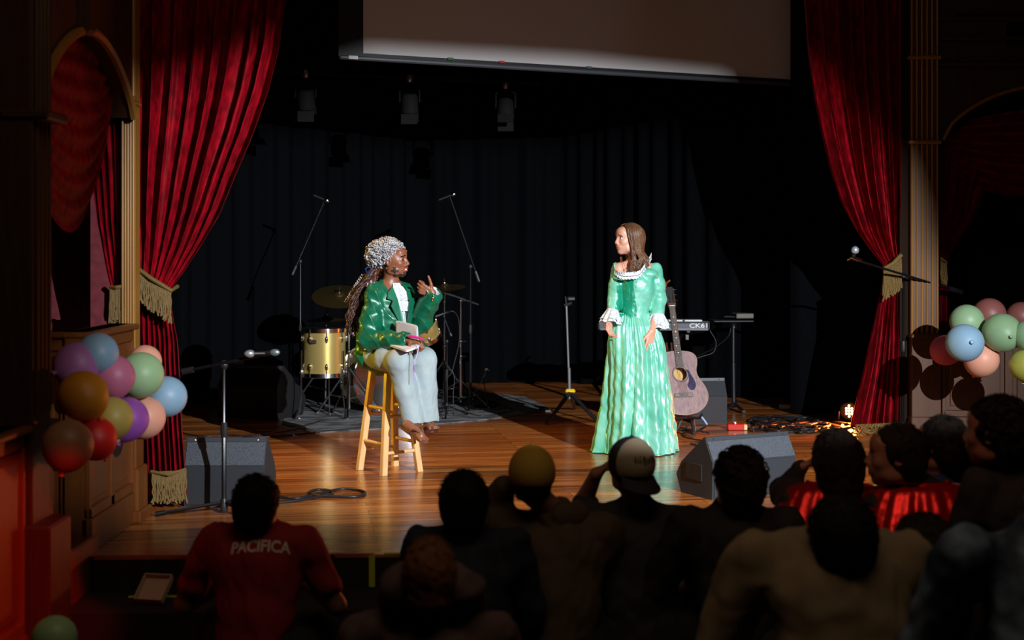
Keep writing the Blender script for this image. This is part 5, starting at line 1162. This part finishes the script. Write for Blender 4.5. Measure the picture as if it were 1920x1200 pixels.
# floor lamp: small LED fixture with warm diodes, and the light it gives
lp = W(1592, 771, 11.6); t = empty('led_floor_lamp', Vector((lp.x, lp.y, 0)), 'small led floor lamp with glowing warm diodes beside the right red curtain', 'lamp')
fd = Vector((-.35, -.80, -.12)).normalized(); fm = frame_from(fd)
MB().lathe([(.001, -.12), (.06, -.12), (.075, -.10), (.078, 0), (.070, .004), (.068, -.01), (.001, -.012)], lp, fm, 24).build('housing', M['blackmetal'], t)
MB().tube([lp+Vector((-.085, 0, 0)), lp+Vector((-.085, 0, -.1)), Vector((lp.x-.06, lp.y, .01)), Vector((lp.x+.06, lp.y, .01)), lp+Vector((.085, 0, -.1)), lp+Vector((.085, 0, 0))], .007, 6).build('bracket', M['black'], t)
em = mat('warm_diode', (1, .7, .25), .3, emit=((1, .62, .18), 22))
for x, y in [(a*.022, b_*.022) for a in (-1, 0, 1) for b_ in (-2, -1, 0, 1, 2) if not (abs(a) == 1 and abs(b_) == 2)]: MB().ball(lp+fm@Vector((x, y, -.002)), .0085, n=8, m=5).build('diode', em, t)
light('floor_lamp_beam', 'SPOT', lp+fd*.03, G(1420, 822), 170, (1, .14, .012), spot_size=R(110), spot_blend=.8, shadow_soft_size=.05)
# ================================================================ STAGE EDGE TAPE, BOX
tp = mat('neon_yellow_tape', (.50, .60, .02), .6); tr_ = mat('red_edge_tape', (.50, .01, .03), .5)
def tape(pts, w, m, label, z=.0015):
    mb = MB()
    for a, b_ in zip(pts, pts[1:]):
        a, b_ = Vector(a), Vector(b_); mb.box((a+b_)/2, ((b_-a).length+.004, w, .003), math.atan2(b_.y-a.y, b_.x-a.x))
    return tag(mb.build('edge_tape', m), label, 'tape')
sf = stage_front
tape([(-1.97, 6.62, .0015), (-.65, 6.675, .0015)], .02, tr_, 'red tape along the left part of the stage front edge')
tape([(-.60, 6.68, .0015), (-.2, 6.70, .0015), (.40, 6.815, .0015)], .022, tp, 'neon yellow tape along the middle of the stage front edge')
tape([(.45, 6.83, .0015), (.96, 7.14, .0015)], .022, tp, 'neon yellow tape on the stage edge right of the backwards cap')
tape([(1.65, 7.82, .0015), (2.2, 8.62, .0015)], .022, tp, 'neon yellow tape on the curved right stage edge')
tag(MB().box((-.655, 6.652, -.075), (.028, .004, .15)).build('edge_tape', tp), 'vertical neon yellow tape strip hanging from the middle of the stage edge', 'tape')
tag(MB().box((-1.985, 6.592, -.075), (.03, .004, .15)).build('edge_tape', tp), 'vertical neon yellow tape strip at the left end of the stage edge', 'tape')
tape([(-1.75, 6.50, -.1585), (-1.0, 6.52, -.1585)], .03, tp, 'dull yellow tape lying on the low step at left', -.158)
b = Vector((-1.62, 6.36, -.16)); t = empty('cardboard_tray', b, 'open pale cardboard tray leaning on the low step at left', 'box'); rt = Matrix.Rotation(R(-12), 3, 'Z')@Matrix.Rotation(R(38), 3, 'X')
pc = mat('pale_cardboard', (.55, .38, .28), .8)
MB().box(b+rt@Vector((0, .07, .012)), (.13, .14, .005), rt).build('tray_bottom', pc, t)
for c_, s in (((-.065, .07, .025), (.005, .14, .03)), ((.065, .07, .025), (.005, .14, .03)), ((0, 0, .025), (.13, .005, .03)), ((0, .14, .025), (.13, .005, .03))): MB().box(b+rt@Vector(c_), s, rt).build('tray_wall', pc, t)
# ================================================================ BALLOONS
BAL = {'blue': (.27, .44, .60), 'lilac': (.46, .17, .44), 'pink': (.60, .17, .30), 'rose': (.75, .12, .24), 'green': (.36, .56, .30), 'mint': (.30, .48, .27), 'peach': (.85, .40, .28), 'orange': (.68, .26, .015), 'purple': (.36, .09, .46), 'straw': (.55, .42, .10), 'red': (.75, .02, .015), 'brown': (.42, .20, .12), 'mauve': (.30, .10, .09), 'olive': (.42, .42, .08)}  # brown is peach darkened, weak light put into the colour
bm = {k: mat('latex_'+k, v, .46, sss=.2) for k, v in BAL.items()}
def balloon(px, py, rpx, D, col, label, kd=(0, -.2, -1), st=1.08):
    r = rpx*D/F; c = W(px, py, D); t = empty('balloon', c, label, 'balloon', 'balloons beside the left niche' if px < 500 else 'balloons on the right wall')
    fm = frame_from(Vector(kd)); pr = [(.001, -r)]
    for k in range(1, 20):
        a = math.pi*k/20; z = -math.cos(a)*r; q = math.sin(a)*r
        if z > 0: z *= st; q *= 1-.10*(z/r)**2
        pr.append((q, z))
    pr += [(.010, r*st*1.0), (.006, r*st+.006)]
    MB().lathe(pr, c, fm, 40).build('latex_skin', bm[col], t, True)
    MB().lathe([(.006, 0), (.012, .014), (.014, .017), (.004, .016)], c+fm@Vector((0, 0, r*st)), fm, 12).build('knot', bm[col], t, True)
LB = [(183, 663, 39, 6.40, 'blue', 'blue balloon at the top of the left cluster', (.3, .6, -.4)), (144, 684, 43, 6.35, 'lilac', 'lilac balloon at the upper left of the left cluster', (-.5, -.6, -.2)),
      (163, 700, 30, 6.55, 'pink', 'dusky pink balloon mostly hidden behind the orange one in the left cluster', (.2, .8, -.2)), (213, 706, 40, 6.45, 'pink', 'pink balloon in the middle of the left cluster', (.2, -.3, -.9)),
      (264, 703, 43, 6.75, 'green', 'pale green balloon at the upper right of the left cluster', (-.6, .2, -.8)), (272, 678, 31, 7.05, 'peach', 'peach balloon peeking out behind the pale green one in the left cluster', (0, .5, -.6)),
      (156, 742, 47, 6.05, 'orange', 'orange balloon at the front left of the left cluster', (.5, .4, -.8)), (312, 744, 38.5, 7.0, 'blue', 'light blue balloon at the far right of the left cluster', (-.6, .5, -.6)),
      (270, 783, 40, 6.85, 'peach', 'peach balloon under the pale green one in the left cluster', (-.4, .5, -.9)), (238, 786, 41, 6.55, 'purple', 'purple balloon at the lower middle of the left cluster', (-.25, -.3, -.9)),
      (209, 784, 40, 6.3, 'straw', 'straw yellow balloon between the orange and purple ones', (.1, .4, -.9)), (178, 822, 41, 6.15, 'red', 'bright red balloon at the bottom of the left cluster', (.3, .5, -.9)),
      (127, 835, 48, 5.90, 'brown', 'peach balloon painted dull brown for its dim light at the lowest left of the left cluster', (-.1, -.3, -.9)), (102, 1197, 42, 4.9, 'green', 'dim green balloon on the hall floor at the bottom left corner', (0, .3, -1))]
for p in LB: balloon(*p)
RB = [(1855, 590, 31, 10.35, 'mauve', 'dark mauve balloon behind the two green ones in the right cluster', (.2, .5, -.6)), (1813, 603, 32, 10.2, 'mint', 'green balloon at the upper left of the right cluster', (.5, -.2, -.8)),
      (1879, 624, 36.5, 10.0, 'mint', 'larger green balloon facing the hall in the right cluster', (.05, -1, -.1)), (1772, 657, 28, 10.2, 'rose', 'rose pink balloon at the far left of the right cluster', (.6, .3, -.5)),
      (1840, 674, 33, 10.1, 'peach', 'peach balloon under the blue one in the right cluster', (-.2, .4, -.8)), (1809, 643, 35.5, 9.8, 'blue', 'light blue balloon at the front of the right cluster', (0, -1, .1)),
      (1915, 594, 28, 10.3, 'mauve', 'dark mauve balloon at the right edge, behind the green one', (.2, .5, -.6)), (1929, 629, 29, 9.9, 'mint', 'green balloon cut off by the right edge of the picture', (.4, -.2, -.8)), (1922, 685, 29.5, 9.9, 'olive', 'olive yellow balloon at the lower right of the right cluster', (0, .3, -1))]
for p in RB: balloon(*p)
# ================================================================ AUDIENCE (backs to the camera, sitting on the hall floor)
def rotz(a): return Matrix.Rotation(a, 3, 'Z')
def spectator(label, px, top, D, head_px, yaw=0, hyaw=0, tilt=0, lean=.12, sh=.17, raise_=0., top_c=(.02, .02, .02), pants_c=(.012, .012, .016), hair_c=(.012, .008, .006), hair='short',
              skin=(.30, .14, .085), armL='down', armR='down', sleeve='long', hood=None, cap=None, cape=None, glasses=False, seed=1, dx=0, hx=0, bulk=1.0, roll=0, sat=False, elbowL=None, elbowR=None, nod=0, hunch=0, vox=.009):
    zt = H-(top-Y0)*D/F; X = (px-960)*D/F; hw = head_px/2*D/F       # head half width incl. hair
    hs = max(.90, min(1.22, hw/.088)); k = (zt-FL-raise_)/.86
    base = Vector((X-hx, D-lean*.55*k, FL)); P = empty('person', base, label, 'person'); Rz = rotz(yaw)
    def L(x, y, z): return base+Rz@Vector((x*k, y*k, z*k+(raise_ if z > .05 else 0)))
    fw = Rz@Vector((0, 1, 0)); rt = Rz@Vector((1, 0, 0)); Rm = np.array([list(rt), list(fw), [0, 0, 1]]).T
    ly = lean
    pel, wst, ch, nb = L(0, 0, .12), L(0, ly*.20, .27), L(0, ly*.62, .43+hunch), L(0, ly*.95, .585+hunch)
    sL, sR = L(-sh, ly*.85, .535+hunch), L(sh, ly*.85, .535+hunch)
    hc = Vector((X, D, zt-.118*hs)); hf = rotz(yaw+hyaw)@Vector((0, 1, 0)); hf = (hf+Vector((0, 0, tilt))).normalized()
    up = Vector((math.sin(roll), 0, 1)); hp, HP = head_prims(hc, hf, up, hs*.98, neck=nb, nr=.050)
    fl, rl, ul = axes(hf, up)
    def arm(s_, mode, E):
        S = sL if s_ < 0 else sR
        if mode == 'down': return [S, L(s_*(sh+.06), ly+.02, .30), L(s_*(sh+.02), ly+.24, .20)], None
        if mode == 'knee': return [S, L(s_*(sh+.06), ly+.08, .28), L(s_*(sh-.02), ly+.30, .25)], None
        if mode == 'prop': return [S, L(s_*(sh+.13), ly+.02, .31), L(s_*(sh-.02), ly+.20, .36)], None
        if mode == 'face':
            e = E or L(s_*(sh+.12), ly+.18, .50); h_ = hc+fl*.10*hs-rl*(-s_)*.035*hs*1.0+Vector((0, 0, -.02)); h_ = hc+fl*.075+rt*s_*.085*hs+Vector((0, 0, -.005)); return [S, e, h_], 'face'
    sk = []; A = {}
    for s_, mode, E in ((-1, armL, elbowL), (1, armR, elbowR)):
        pts, kind = arm(s_, mode, E); A[s_] = pts
        w0 = pts[2]; d = (pts[2]-pts[1]).normalized()
        if kind == 'face':
            wr = lerp(pts[1], pts[2], .80); pts[2] = wr; sk += hand_prims(wr, (hc+fl*.10+Vector((0, 0, .03))-wr), -rt*s_, -s_ if s_ < 0 else 1, (.5, .6, .7, .8), (.5, .3), 1.0*k)
        else: sk += hand_prims(w0, (d+Vector((0, 0, -.3))), Vector((0, 0, -1)), 1 if s_ < 0 else -1, (.3, .35, .4, .4), s=.95)
        sk += chain(pts, [.050*k, .040*k, .026*k])
    sk += hp+[EL(ch, (.13*k, .085*k, .14*k), Rm, .04), RC(pel, wst, .12*k, .11*k, .05), RC(wst, ch, .11*k, .11*k, .05), RC(ch, nb, .10*k, .05*k, .04)]
    # legs: cross-legged (or kneeling when raised)
    legs = []
    for s_ in (-1, 1):
        if raise_ > .1:
            hpj, kn, an = L(s_*.09, .0, .13), L(s_*.11, .26, .02), L(s_*.10, -.10, .03)
            kn.z = FL+.07; an.z = FL+.06
            if raise_ > .25: kn = L(s_*.11, .10, .02); kn.z = FL+.07; an = L(s_*.11, -.30, .02); an.z = FL+.06
        else: hpj, kn, an = L(s_*.09, .02, .10), L(s_*.22, .32, .16), L(-s_*.05, .38, .05)
        legs.append([hpj, kn, an]); sk += chain([hpj, kn, an], [.085*k, .058*k, .036*k]); dft = (an-kn).normalized(); sk.append(RC(an, an+dft*.13, .036, .028, .02))
    m_sk = mat('skin', skin, .5, sss=.04)
    solid_obj('body', sk, vox, m_sk, P)
    # trousers
    tr = [RC(pel-rt*.06, pel+rt*.06, .135*k, .135*k, .04)]
    for lg in legs: tr += chain(lg, [.105*k, .078*k, .056*k], .03)
    solid_obj('trousers', tr, vox*1.2, mat('trousers', pants_c, .9), P, folds(seed+3, .005, 35))
    for lg in legs:
        dft = (lg[2]-lg[1]).normalized(); a = lg[2]+dft*.03; solid_obj('shoe', [RC(a, a+dft*.14, .046, .038, .02)], .012, mat('shoe_canvas', (.16, .15, .14) if seed % 3 == 0 else (.03, .03, .03), .7), P)
    # top
    g = .018*bulk
    tp_ = [EL(ch, ((.15+g)*k, (.10+g)*k, (.16)*k), Rm, .05), RC(pel+Vector((0, 0, .0)), wst, (.145)*k*bulk, (.130)*k*bulk, .05), RC(wst, ch, .135*k*bulk, .135*k, .05), RC(wst-rt*.03*k, ch-rt*.06*k, .12*k*bulk, .12*k, .04), RC(wst+rt*.03*k, ch+rt*.06*k, .12*k*bulk, .12*k, .04),
           RC(ch, nb-Vector((0, 0, .03*k)), .12*k, .075*k, .04), RC(sL-Vector((0, 0, .03)), sR-Vector((0, 0, .03)), .065*k, .065*k, .05), RC(nb-Vector((0, 0, .03)), nb+(hc-nb)*.12, .075*k, .060*k, .02),
           RC(sL, nb, .048*k, .05*k, .04), RC(sR, nb, .048*k, .05*k, .04)]
    for s_ in (-1, 1):
        p = A[s_]; r0, r1, r2 = (.068*k*bulk, .060*k*bulk, .044*k*bulk)
        if sleeve == 'long': tp_ += chain([p[0], p[1], lerp(p[1], p[2], .92)], [r0, r1, r2], .03)
        else: tp_ += chain([p[0], lerp(p[0], p[1], .68)], [r0, r1*1.02], .03)
    m_t = mat('top_fabric', top_c, .85, bump=(60, .2, .003), var=(tuple(v*.75 for v in top_c), 5, .3))
    fo = folds(seed, .006, 26); fo2 = folds(seed+9, .003, 60, (1, 1, .6))
    shirt = solid_obj('top', tp_, vox, m_t, P, lambda Q: fo(Q)+fo2(Q))
    if hood:
        hd = [EL(nb+fw*-.035+Vector((0, 0, .015+.20*(hood-1))), (.115*hood, .075*hood, .058*hood), Rm, .03), RC(nb-rt*.08*hood+fw*.02+Vector((0, 0, .03)), nb-fw*.09-Vector((0, 0, .10*hood)), .040*hood, .050*hood, .05), RC(nb+rt*.08*hood+fw*.02+Vector((0, 0, .03)), nb-fw*.09-Vector((0, 0, .10*hood)), .040*hood, .050*hood, .05)]
        solid_obj('hood', hd, .009, m_t, P, folds(seed+5, .007, 32))
    # hair
    hm = mat('hair', hair_c, .75, 0, bump=(140, .6, .003), var=(tuple(min(1, v*1.5) for v in hair_c), 60, .25), spec=.15); Hm = np.array([list(fl), list(rl), list(ul)]).T
    f2 = folds(seed+2, .0014, 150); 
    if hair in ('short', 'curly', 'long', 'bob'):
        hr = [EL(hc+(fl*-.020+ul*.030)*hs, (.103*hs, .085*hs, .092*hs), Hm, .01), EL(hc+(fl*-.045+ul*-.015)*hs, (.070*hs, .078*hs, .080*hs), Hm, .02)]
        amp = {'short': .0, 'curly': .007, 'long': .002, 'bob': .002}[hair]
        f3 = folds(seed+4, .0015+amp*.6, 75, n=8)
        if hair == 'long': hr += [RC(hc-fl*.05*hs, nb-fw*.07+Vector((0, 0, -.04)), .082*hs, .070*hs, .03), RC(hc-fl*.02*hs+rt*.03, nb-fw*.05+rt*.04+Vector((0, 0, -.0)), .070*hs, .05*hs, .03), RC(hc-fl*.02*hs-rt*.03, nb-fw*.05-rt*.04+Vector((0, 0, -.0)), .070*hs, .05*hs, .03)]
        if hair == 'bob': hr += [RC(hc-fl*.04*hs, hc-fl*.05*hs-ul*.07*hs, .085*hs, .075*hs, .03)]
        cut = FN(lambda Q: .038*hs-(Q-np.array(hc))@np.array(fl)+np.clip(((Q-np.array(hc))@np.array(ul)-.055*hs), 0, 1)*3-.0, hc-Vector((.3, .3, .3)), hc+Vector((.3, .3, .3)), .008, 's')
        V, Q = solid(hr+[cut], .0065, (lambda Q_: f2(Q_)+f3(Q_)))
        mb = MB(); mb.add(V, Q)
        rs = random.Random(seed)
        n_l = {'short': 130, 'curly': 170, 'long': 60, 'bob': 60}[hair]
        for i in range(n_l):                        # loose locks that break the outline
            a = rs.uniform(0, 6.28); b_ = rs.uniform(-.1, 1.5)
            d = fl*math.cos(a)*math.cos(b_)+rl*math.sin(a)*math.cos(b_)+ul*math.sin(b_)
            if d.dot(fl) > .55 and d.dot(ul) < .5: continue
            p = hc+(fl*-.020+ul*.030)*hs+fl*d.dot(fl)*.101*hs+rl*d.dot(rl)*.083*hs+ul*d.dot(ul)*.090*hs
            sd_ = Vector((rs.uniform(-1, 1), rs.uniform(-1, 1), rs.uniform(-1.4, .3))); t_ = (sd_-d*sd_.dot(d)).normalized(); ln = rs.uniform(.02, .04)
            if hair == 'curly': mb.tube([p+d*(.004+.008*math.sin(j*.9))+t_*ln*j/6+d.cross(t_)*.008*math.cos(j*.9) for j in range(7)], [.0035, .004, .004, .0035, .003, .002, .001], 4)
            else: mb.tube([p-d*.002, p+t_*ln*.5+d*.004, p+t_*ln+d*.005], [.0032, .0026, .0008], 4)
        mb.build('hair', hm, P, True)
    if cap:
        kind, c1, c2 = cap; mc = mat('cap_fabric', c1, .85, bump=(120, .3, .003)); ct = hc+(fl*-.014+ul*.026)*hs
        zc = -.028 if kind == 'back' else -.020
        cr = [EL(ct, (.110*hs, .091*hs, .102*hs), Hm, .01), FN(lambda Q: (Q-np.array(hc))@np.array(ul)-zc*hs-.30*np.clip((Q-np.array(hc))@np.array(fl), 0, .1), ct-Vector((.2, .2, .2)), ct+Vector((.2, .2, .2)), .004, 's')]
        reg = None
        if c2: reg = lambda C: ((C-np.array(hc))@np.array(fl) < -.040*hs).astype(int)
        V, Q = solid(cr, .005); C = V[Q].mean(1)
        co = link_mesh('cap', V, Q, [mc, mat('cap_panel', c2 or c1, .85, bump=(120, .3, .003))], P, True, reg(C) if reg else None)
        MB().ball(ct+ul*.101*hs, .009, n=10, m=6).build('cap_button', mc, co)
        if kind == 'back':                        # worn backwards: the peak hangs towards us
            def bf(u, v):
                a = (u-.5)*2.1; r_ = .100+.062*v*math.cos(a*.75)**.5; return hc+(-fl*math.cos(a)*r_*1.0+rl*math.sin(a)*(.086+.010*v)*1.0+ul*(-.030-.040*v-.008*math.sin(math.pi*u)+.03*(1-math.cos(a))*.6))*hs-fl*.006
            mb = MB().grid(22, 8, bf); mb.grid(22, 8, lambda u, v: bf(u, v)-ul*.006); mb.tube([bf(i/21, 1)-ul*.003 for i in range(22)], .004, 6).build('cap_peak', mat('cap_peak', (.012, .012, .014), .8), co)
        else:
            def bf(u, v):
                a = (u-.5)*2.0; return hc+(fl*(math.cos(a)*(.095+.07*v)+.004)+rl*math.sin(a)*.085+ul*(.026-.012*v-.02*(1-math.cos(a))))*hs
            MB().grid(18, 6, bf).grid(18, 6, lambda u, v: bf(u, v)-ul*.005).tube([bf(i/17, 1)-ul*.002 for i in range(18)], .004, 6).build('cap_peak', mc, co)
        solid_obj('hair', [EL(hc+(fl*-.030+ul*-.020)*hs, (.078*hs, .077*hs, .058*hs), Hm, .01), FN(lambda Q: .0*hs-(Q-np.array(hc))@np.array(fl), hc-Vector((.3, .3, .3)), hc+Vector((.3, .3, .3)), .008, 's')], .007, hm, P, folds(seed, .003, 110))
    if cape:
        mcp = cape; n_f = 11; rs = random.Random(seed+50); ph = rs.uniform(0, 6)
        def cf(u, v):
            a = (u-.5)*3.5; w0 = sh*k+.045; arc = math.cos(a)
            rx = lerp(w0*.50, w0+.06+.02*math.sin(3*u+ph), min(1, v*4.5)**.6)+.05*v; ry = lerp(.070, .135*k+.05, min(1, v*4)**.7)+.05*v
            z = nb.z+.030*k-.11*k*min(1, v*4.5)**1.5*(.25+.75*abs(math.sin(a)))-(nb.z-FL-.06)*max(0, v-.08)/.92
            t_ = min(1, max(0, (nb.z-z)/(nb.z-pel.z))); cx_, cy_ = lerp(nb.x, pel.x, t_), lerp(nb.y, pel.y, t_)
            fo_ = (.006+.022*v)*math.sin(a*n_f+ph+.5*math.sin(v*3))*min(1, v*5)+.005*math.sin(a*23+v*4)*min(1, v*6)
            return Vector((cx_, cy_, 0))+rt*math.sin(a)*(rx+fo_)-fw*(arc*(ry+fo_))+Vector((0, 0, z))
        cp = MB().grid(110, 50, cf).build('cape', mcp, P, True)
        MB().tube([cf(i/30, 0) for i in range(31)], .012, 6).build('cape_collar', mcp, cp)
    if glasses:
        MB().tube([HP(.085, .06, .01), HP(.02, .082, .012), HP(-.01, .084, -.002)], .0025, 5).tube([HP(.095, .03+.022*math.cos(a), .008+.018*math.sin(a)) for a in [j*.628 for j in range(10)]], .002, 5, closed=True).tube([HP(.095, -.03+.022*math.cos(a), .008+.018*math.sin(a)) for a in [j*.628 for j in range(10)]], .002, 5, closed=True).build('glasses', M['black'], P)
    return P, shirt, nb, fw, rt, k, hc, (fl, rl, ul), hs, ch
M['cape'] = mat('red_satin_cape', (.55, .006, .006), .34, .6, bump=(7, .6, .02), sheen=.1)
def print_on(shirt, text, size, m, parent, org, ux, uy, look, curve=0, name='lettering', bold=.0, sy=1.0):
    V, Fc = text_obj('t', text, size, None, None, (0, 0, 0), (1, 0, 0), (0, 1, 0), 0, bold)
    bm_ = __import__('bmesh').new(); vs = [bm_.verts.new(v) for v in V]
    for f in Fc:
        try: bm_.faces.new([vs[i] for i in f])
        except ValueError: pass
    __import__('bmesh').ops.triangulate(bm_, faces=bm_.faces[:]); __import__('bmesh').ops.remove_doubles(bm_, verts=bm_.verts[:], dist=1e-5)
    __import__('bmesh').ops.subdivide_edges(bm_, edges=[e for e in bm_.edges if e.calc_length() > .006], cuts=1, use_grid_fill=True)
    __import__('bmesh').ops.triangulate(bm_, faces=bm_.faces[:]); bm_.verts.ensure_lookup_table(); bm_.verts.index_update()
    org0 = wloc(shirt); bv = BVHTree.FromPolygons([v.co+org0 for v in shirt.data.vertices], [tuple(p.vertices) for p in shirt.data.polygons])
    out = []; look = Vector(look).normalized(); ux = Vector(ux).normalized(); uy = Vector(uy).normalized()
    for v in bm_.verts:
        x, y = v.co.x, v.co.y*sy+curve*v.co.x**2; p = Vector(org)+ux*x+uy*y; h_ = bv.ray_cast(p-look*.5, look)
        out.append((h_[0]-look*.003) if h_[0] is not None else p)
    Fc = [tuple(v.index for v in f.verts) for f in bm_.faces]; bm_.free()
    return link_mesh(name, [tuple(v) for v in out], Fc, m, parent, False)

# 1 red shirt with lettering
P1 = spectator('person in a red t-shirt with white lettering across the shoulders', 482, 890, 5.64, 90, lean=.10, sh=.185, top_c=(.28, .006, .012), hair_c=(.004, .003, .003), armL='prop', armR='prop', sleeve='short', skin=(.16, .07, .04), seed=3, hunch=.05, hyaw=R(-8))
print_on(P1[1], 'PACIFICA', .054, mat('shirt_print', (.62, .45, .42), .7), P1[1], P1[2]+Vector((.028, -.2, -.034)), P1[4], (0, 0, 1), (0, 1, -.18), curve=-.9, bold=.0012, sy=1.15)
# 3 navy shirt
spectator('person with tousled dark hair in a navy top left of the yellow cap', 871, 882, 5.5, 98, yaw=R(-4), lean=.16, sh=.18, top_c=(.010, .014, .030), hair_c=(.006, .005, .005), hair='short', armL='knee', armR='down', seed=5, hunch=.03)
# 4 yellow cap, brown hoodie, hand at the face
P4 = spectator('person in a mustard yellow cap and brown hoodie, left hand at the face', 997, 838, 5.8, 86, yaw=R(-6), hyaw=R(10), lean=.14, sh=.175, top_c=(.085, .052, .026), cap=('front', (.46, .27, .035), None), hair='none', armL='face', armR='knee', hood=1.0, seed=7, hx=-.10, bulk=1.08, elbowL=W(912, 968, 5.95))
# 5 backwards cap
P5 = spectator('person in a black and cream backwards cap, left arm raised to the face', 1181, 822, 5.95, 82, yaw=R(-3), hyaw=R(30), lean=.10, sh=.175, top_c=(.026, .024, .026), cap=('back', (.014, .014, .016), (.42, .33, .22)), hair='none', armL='face', armR='down', sleeve='short', seed=9, hx=-.02, skin=(.36, .15, .08), elbowL=W(1092, 945, 6.15))
fl, rl, ul = P5[7]; hc5, hs5 = P5[6], P5[8]; mb = MB(); rs = random.Random(5)
co = [c for c in P5[0].children if c.name.startswith('cap')][0]
for i in range(9):                            # worn graffiti letters on the cream panel
    x0 = -.042+i*.0105; a = [hc5+(-fl*(.121-.9*(abs(x0)**2)/.09)+rl*(x0+rs.uniform(-.003, .003))*-1+ul*(.040+.012*math.sin(j*2.1+i)+.003*j-.5*x0*x0))*hs5 for j in range(5)]
    bvc = BVHTree.FromPolygons([v.co+wloc(co) for v in co.data.vertices], [tuple(p.vertices) for p in co.data.polygons]); q = []
    for p in a:
        h_ = bvc.ray_cast(p-fl*.3, fl); q.append((h_[0]-fl*.001) if h_[0] is not None else p)
    mb.tube(q, .0034, 5, flat=.5)
mb.build('cap_lettering', mat('graffiti_black', (.02, .018, .018), .7), co)
# 6 curly hair
spectator('person with curly dark hair in black clothes in front of the right stage monitor', 1384, 840, 5.77, 96, yaw=R(4), hyaw=R(14), lean=.12, sh=.19, top_c=(.010, .009, .010), hair_c=(.010, .007, .005), hair='curly', armL='prop', armR='knee', seed=11, hunch=.03)
# 7, 8 red capes
spectator('person in a long red satin cape holding a hand to the left cheek', 1567, 803, 6.0, 106, yaw=R(0), hyaw=R(8), lean=.10, sh=.18, raise_=.14, top_c=(.02, .015, .015), hair_c=(.010, .006, .005), hair='bob', armL='face', armR='knee', cape=M['cape'], seed=13, elbowL=W(1470, 925, 6.15))
spectator('person in a red satin cape with face turned in profile to the left', 1678, 795, 5.75, 92, yaw=R(6), hyaw=R(75), lean=.10, sh=.175, raise_=.16, top_c=(.02, .012, .012), hair_c=(.012, .008, .006), hair='short', armL='down', armR='knee', cape=M['cape'], seed=15, hx=-.13)
# 9 blue shirt
spectator('person with short dark hair in a blue t-shirt near the right curtain', 1764, 780, 6.05, 84, yaw=R(10), hyaw=R(28), lean=.08, sh=.15, raise_=.20, top_c=(.008, .030, .12), hair_c=(.010, .007, .005), hair='short', sleeve='short', armR='knee', seed=17, skin=(.34, .15, .09))
# 10 tall one at right
spectator('tall person with thick dark hair and black t-shirt, rising highest at the right', 1866, 745, 5.25, 102, yaw=R(12), hyaw=R(40), lean=.06, sh=.17, raise_=.34, top_c=(.008, .008, .009), hair_c=(.008, .006, .005), hair='curly', sleeve='short', seed=19, hx=-.11, skin=(.26, .11, .07))
# 2 mauve hoodie with gathered hair, head bent forward
P2 = spectator('person in a mauve grey hoodie with light brown hair above the hood', 806, 1008, 4.35, 92, lean=.20, sh=.20, top_c=(.105, .058, .058), hair_c=(.12, .045, .016), hair='bob', hood=1.45, armL='prop', armR='prop', seed=21, bulk=1.15)
# 11 beige shirt
spectator('person with round dark hair in a beige t-shirt nearest the camera', 1577, 925, 4.3, 132, lean=.22, sh=.22, top_c=(.27, .19, .11), hair_c=(.008, .006, .005), hair='short', sleeve='long', armL='prop', armR='prop', seed=23, hunch=.14, bulk=1.12)
# 12 black top behind
spectator('person with dark brown hair in a dark top sitting right of the beige t-shirt', 1730, 962, 4.45, 138, lean=.12, sh=.19, top_c=(.012, .010, .010), hair_c=(.014, .009, .006), hair='short', seed=25, hunch=.05)
# 13 tie dye, leaning in from the right edge
M['tiedye'] = mat('tie_dye', (.018, .028, .055), .8, bump=(40, .2, .003), var=((.15, .21, .32), 6.5, .10))
P13 = spectator('person in a blue and white tie-dye shirt cut off by the lower right corner', 1978, 850, 4.0, 120, yaw=R(10), lean=.16, sh=.235, raise_=.30, top_c=(.02, .03, .06), hair_c=(.03, .015, .008), hair='short', armL='knee', armR='down', seed=27, bulk=1.3, skin=(.35, .14, .07), hunch=.03)
P13[1].data.materials[0] = M['tiedye']
